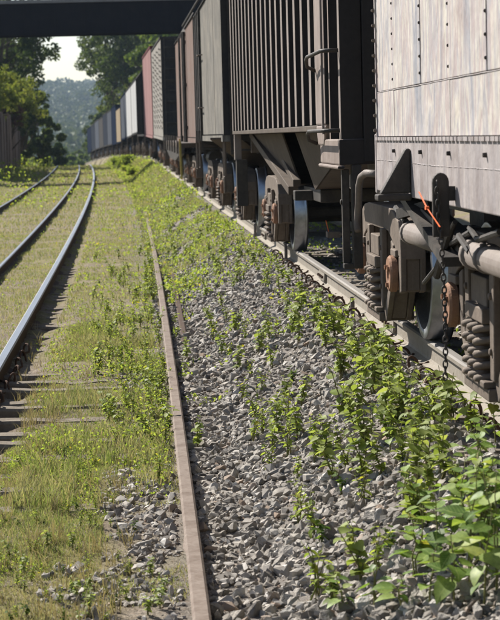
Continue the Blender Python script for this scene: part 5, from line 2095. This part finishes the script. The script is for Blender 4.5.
# large plants at lower right: their leaves can be picked out one by one
bigp = [(470, 590, .50, 15, .105), (440, 575, .42, 13, .10), (492, 560, .55, 16, .11), (415, 585, .33, 11, .085), (488, 505, .40, 14, .085),
        (462, 548, .40, 13, .09), (375, 612, .22, 9, .075), (345, 618, .20, 9, .07), (425, 540, .30, 11, .08), (498, 600, .50, 15, .11),
        (455, 612, .36, 12, .10), (400, 612, .22, 9, .075), (478, 470, .34, 12, .07), (440, 480, .26, 10, .065), (496, 450, .36, 12, .07),
        (405, 505, .24, 9, .06), (484, 615, .40, 14, .10), (430, 612, .28, 12, .085), (470, 520, .34, 13, .08), (498, 530, .46, 14, .10), (450, 560, .34, 12, .085), (420, 565, .26, 11, .07), (480, 570, .45, 15, .10), (390, 455, .30, 11, .06), (372, 440, .32, 11, .06)]
for k, (u_, v_, h_, nl, ls) in enumerate(bigp):
    p = on_ground(u_, v_)
    weed_big(p.x, p.y, h_, nl, ls, 500 + k, 'large broad-leaved weed standing in the gravel at lower right', 'large weeds at lower right', 1 if k % 3 else 2)

G_MID = 'weeds in the gravel beside the train'
L_MID = 'round-leaved weed growing out of the gravel beside the train track'
mid = [(300, 300), (312, 312), (322, 318), (335, 330), (345, 338), (350, 352), (360, 365), (340, 372), (355, 385), (372, 395), (348, 400), (362, 412), (385, 410), (378, 425),
       (395, 425), (410, 440), (400, 460), (330, 345), (320, 335), (388, 440), (420, 455), (352, 425), (366, 440), (340, 412), (425, 430), (435, 420), (448, 400), (432, 385),
       (455, 420), (470, 430), (415, 475), (380, 470), (365, 480), (405, 395), (390, 385), (375, 372), (300, 320), (290, 305)]
for k in range(26):
    t = random.random()
    mid.append((318 + 130 * t + random.gauss(0, 30), 308 + 200 * t + random.gauss(0, 18)))
mid = [(a, max(b, 279 + 0.71 * (a - 345) + 50 + random.uniform(0, 12))) for a, b in mid]
for (u_, v_) in mid:
    p = on_ground(u_ + random.uniform(-4, 4), v_ + random.uniform(-4, 4) + 8)
    weed('round', p.x, p.y, random.uniform(0.9, 1.6), L_MID, G_MID)
G_C = 'weeds in the middle of the gravel'
L_C = 'small leafy weed in the open gravel between rusty rail and train'
for (u_, v_, k) in [(270, 450, 'round'), (282, 440, 'round'), (262, 435, 'narrow'), (290, 462, 'narrow'), (255, 420, 'narrow'), (278, 418, 'round'), (240, 370, 'round'), (230, 362, 'narrow'),
                    (222, 355, 'round'), (250, 378, 'narrow'), (262, 395, 'narrow'), (298, 480, 'narrow'), (318, 470, 'round'), (325, 462, 'round'), (332, 485, 'round'), (312, 540, 'narrow'),
                    (300, 528, 'narrow'), (322, 548, 'deep'), (285, 400, 'round'), (245, 398, 'narrow'), (268, 470, 'narrow'), (215, 345, 'narrow'), (310, 440, 'narrow'), (332, 600, 'deep'), (350, 560, 'narrow'), (388, 555, 'deep'), (292, 385, 'deep'), (365, 510, 'narrow'), (342, 500, 'deep'), (205, 318, 'narrow'), (212, 330, 'round'), (222, 310, 'narrow'), (235, 335, 'round'), (208, 300, 'round'), (228, 322, 'narrow'), (244, 345, 'narrow'), (258, 352, 'round'), (275, 372, 'narrow'), (302, 410, 'round'), (288, 428, 'narrow'), (296, 442, 'round'), (336, 455, 'narrow'), (345, 470, 'round'), (255, 445, 'narrow'), (360, 590, 'round'), (375, 575, 'narrow'), (330, 612, 'round'), (318, 605, 'narrow')]:
    p = on_ground(u_ + random.uniform(-3, 3), v_ + random.uniform(-3, 3))
    weed(k, p.x, p.y, random.uniform(0.8, 1.3), L_C, G_C)
G_L = 'weeds between the polished rail and the rusty rail'
L_L = 'leafy weed in the grass between the polished rails and the rusty rail'
for k in range(200):
    u_, v_ = random.uniform(92, 172), random.uniform(255, 448)
    if u_ > 175 - (440 - v_) * 0.1 or (v_ > 390 and u_ < 105):
        continue
    p = on_ground(u_, v_)
    weed(random.choice(('narrow', 'narrow', 'narrow', 'round')), p.x, p.y, random.uniform(0.55, 1.15), L_L, G_L)
for k in range(56):
    yv = random.uniform(11.5, 38)
    weed(random.choice(('narrow', 'narrow', 'round')), float(np.polyval(cf, yv)) + random.choice((-1, -1, -1, 1)) * random.uniform(0.07, 0.2), yv, random.uniform(0.6, 1.1), L_L.replace('in the grass between the polished rails and', 'close against'), 'weeds close against the rusty rail')
G_B = 'weeds in the foreground grass'
L_B = 'small weed in the patchy grass left of the rusty rail, foreground'
for k in range(105):
    u_, v_ = random.uniform(-5, 135), random.uniform(455, 640)
    p = on_ground(u_, v_)
    weed(random.choice(('narrow', 'narrow', 'narrow', 'round', 'deep')), p.x, p.y, random.uniform(0.25, 0.6), L_B, G_B)
for (u_, v_) in ((150, 580), (160, 612), (165, 598), (148, 618)):
    p = on_ground(u_, v_)
    weed('round', p.x, p.y, random.uniform(0.4, 0.6), L_B, G_B)
G_F = 'weeds along the far gravel'
L_F = 'bright weed on the overgrown far gravel below the wagons'
for k in range(130):
    v_ = random.uniform(188, 292)
    u0, u1 = 165 + (v_ - 190) * 0.02, 190 + (v_ - 190) * 1.05
    u_ = random.uniform(u0, min(u1, 300))
    p = on_ground(u_, v_)
    weed(random.choice(('round', 'round', 'narrow')), p.x, p.y, random.uniform(0.6, 1.15), L_F, G_F)
G_U = 'weeds growing under the train'
L_U = 'bright weed growing under the hopper wagon between its rails'
for k in range(26):
    yv = random.uniform(14.5, 24)
    x = XTC - CT * yv * yv + random.uniform(-0.6, 1.6)
    weed('round', x, yv, random.uniform(0.6, 1.0), L_U, G_U)


# tufts of taller grass with seed heads, and dry litter
def seedgrass():
    pts = []
    for k in range(190):
        r = random.random()
        if r < 0.45:
            u_, v_ = random.uniform(-5, 130), random.uniform(455, 640)
        elif r < 0.75:
            u_, v_ = random.uniform(20, 165), random.uniform(300, 450)
        else:
            u_, v_ = random.uniform(25, 60), random.uniform(380, 470)
        p = on_ground(u_, v_)
        pts.append(p)
    x = np.repeat([p.x for p in pts], 9) + rng.normal(size=len(pts) * 9) * 0.02
    y = np.repeat([p.y for p in pts], 9) + rng.normal(size=len(pts) * 9) * 0.02
    v, f = blades(x, y, rng.uniform(0.08, 0.2, len(x)), 0.0026, 0.7)
    o = obj_of('dry_grass', np_mesh('dry_grass', v, f, M['dry']))
    tag(o, 'thin dry grass stalks scattered in the foreground grass', 'grass', kind='stuff')


seedgrass()

# ------------------------------------------------------------------ air
mb = MB()
mb.box(-1150, 950, -40, 2650, -20, 150)
hz = mb.build('haze', bpy.data.materials.new('haze_air'))
hz['kind'] = 'stuff'
m = hz.data.materials[0]
m.use_nodes = True
n = m.node_tree
n.nodes.clear()
pv = n.nodes.new('ShaderNodeVolumePrincipled')
pv.inputs['Color'].default_value = (0.62, 0.79, 1.0, 1)
pv.inputs['Density'].default_value = 0.00013
pv.inputs['Anisotropy'].default_value = 0.0
ou = n.nodes.new('ShaderNodeOutputMaterial')
n.links.new(pv.outputs[0], ou.inputs['Volume'])
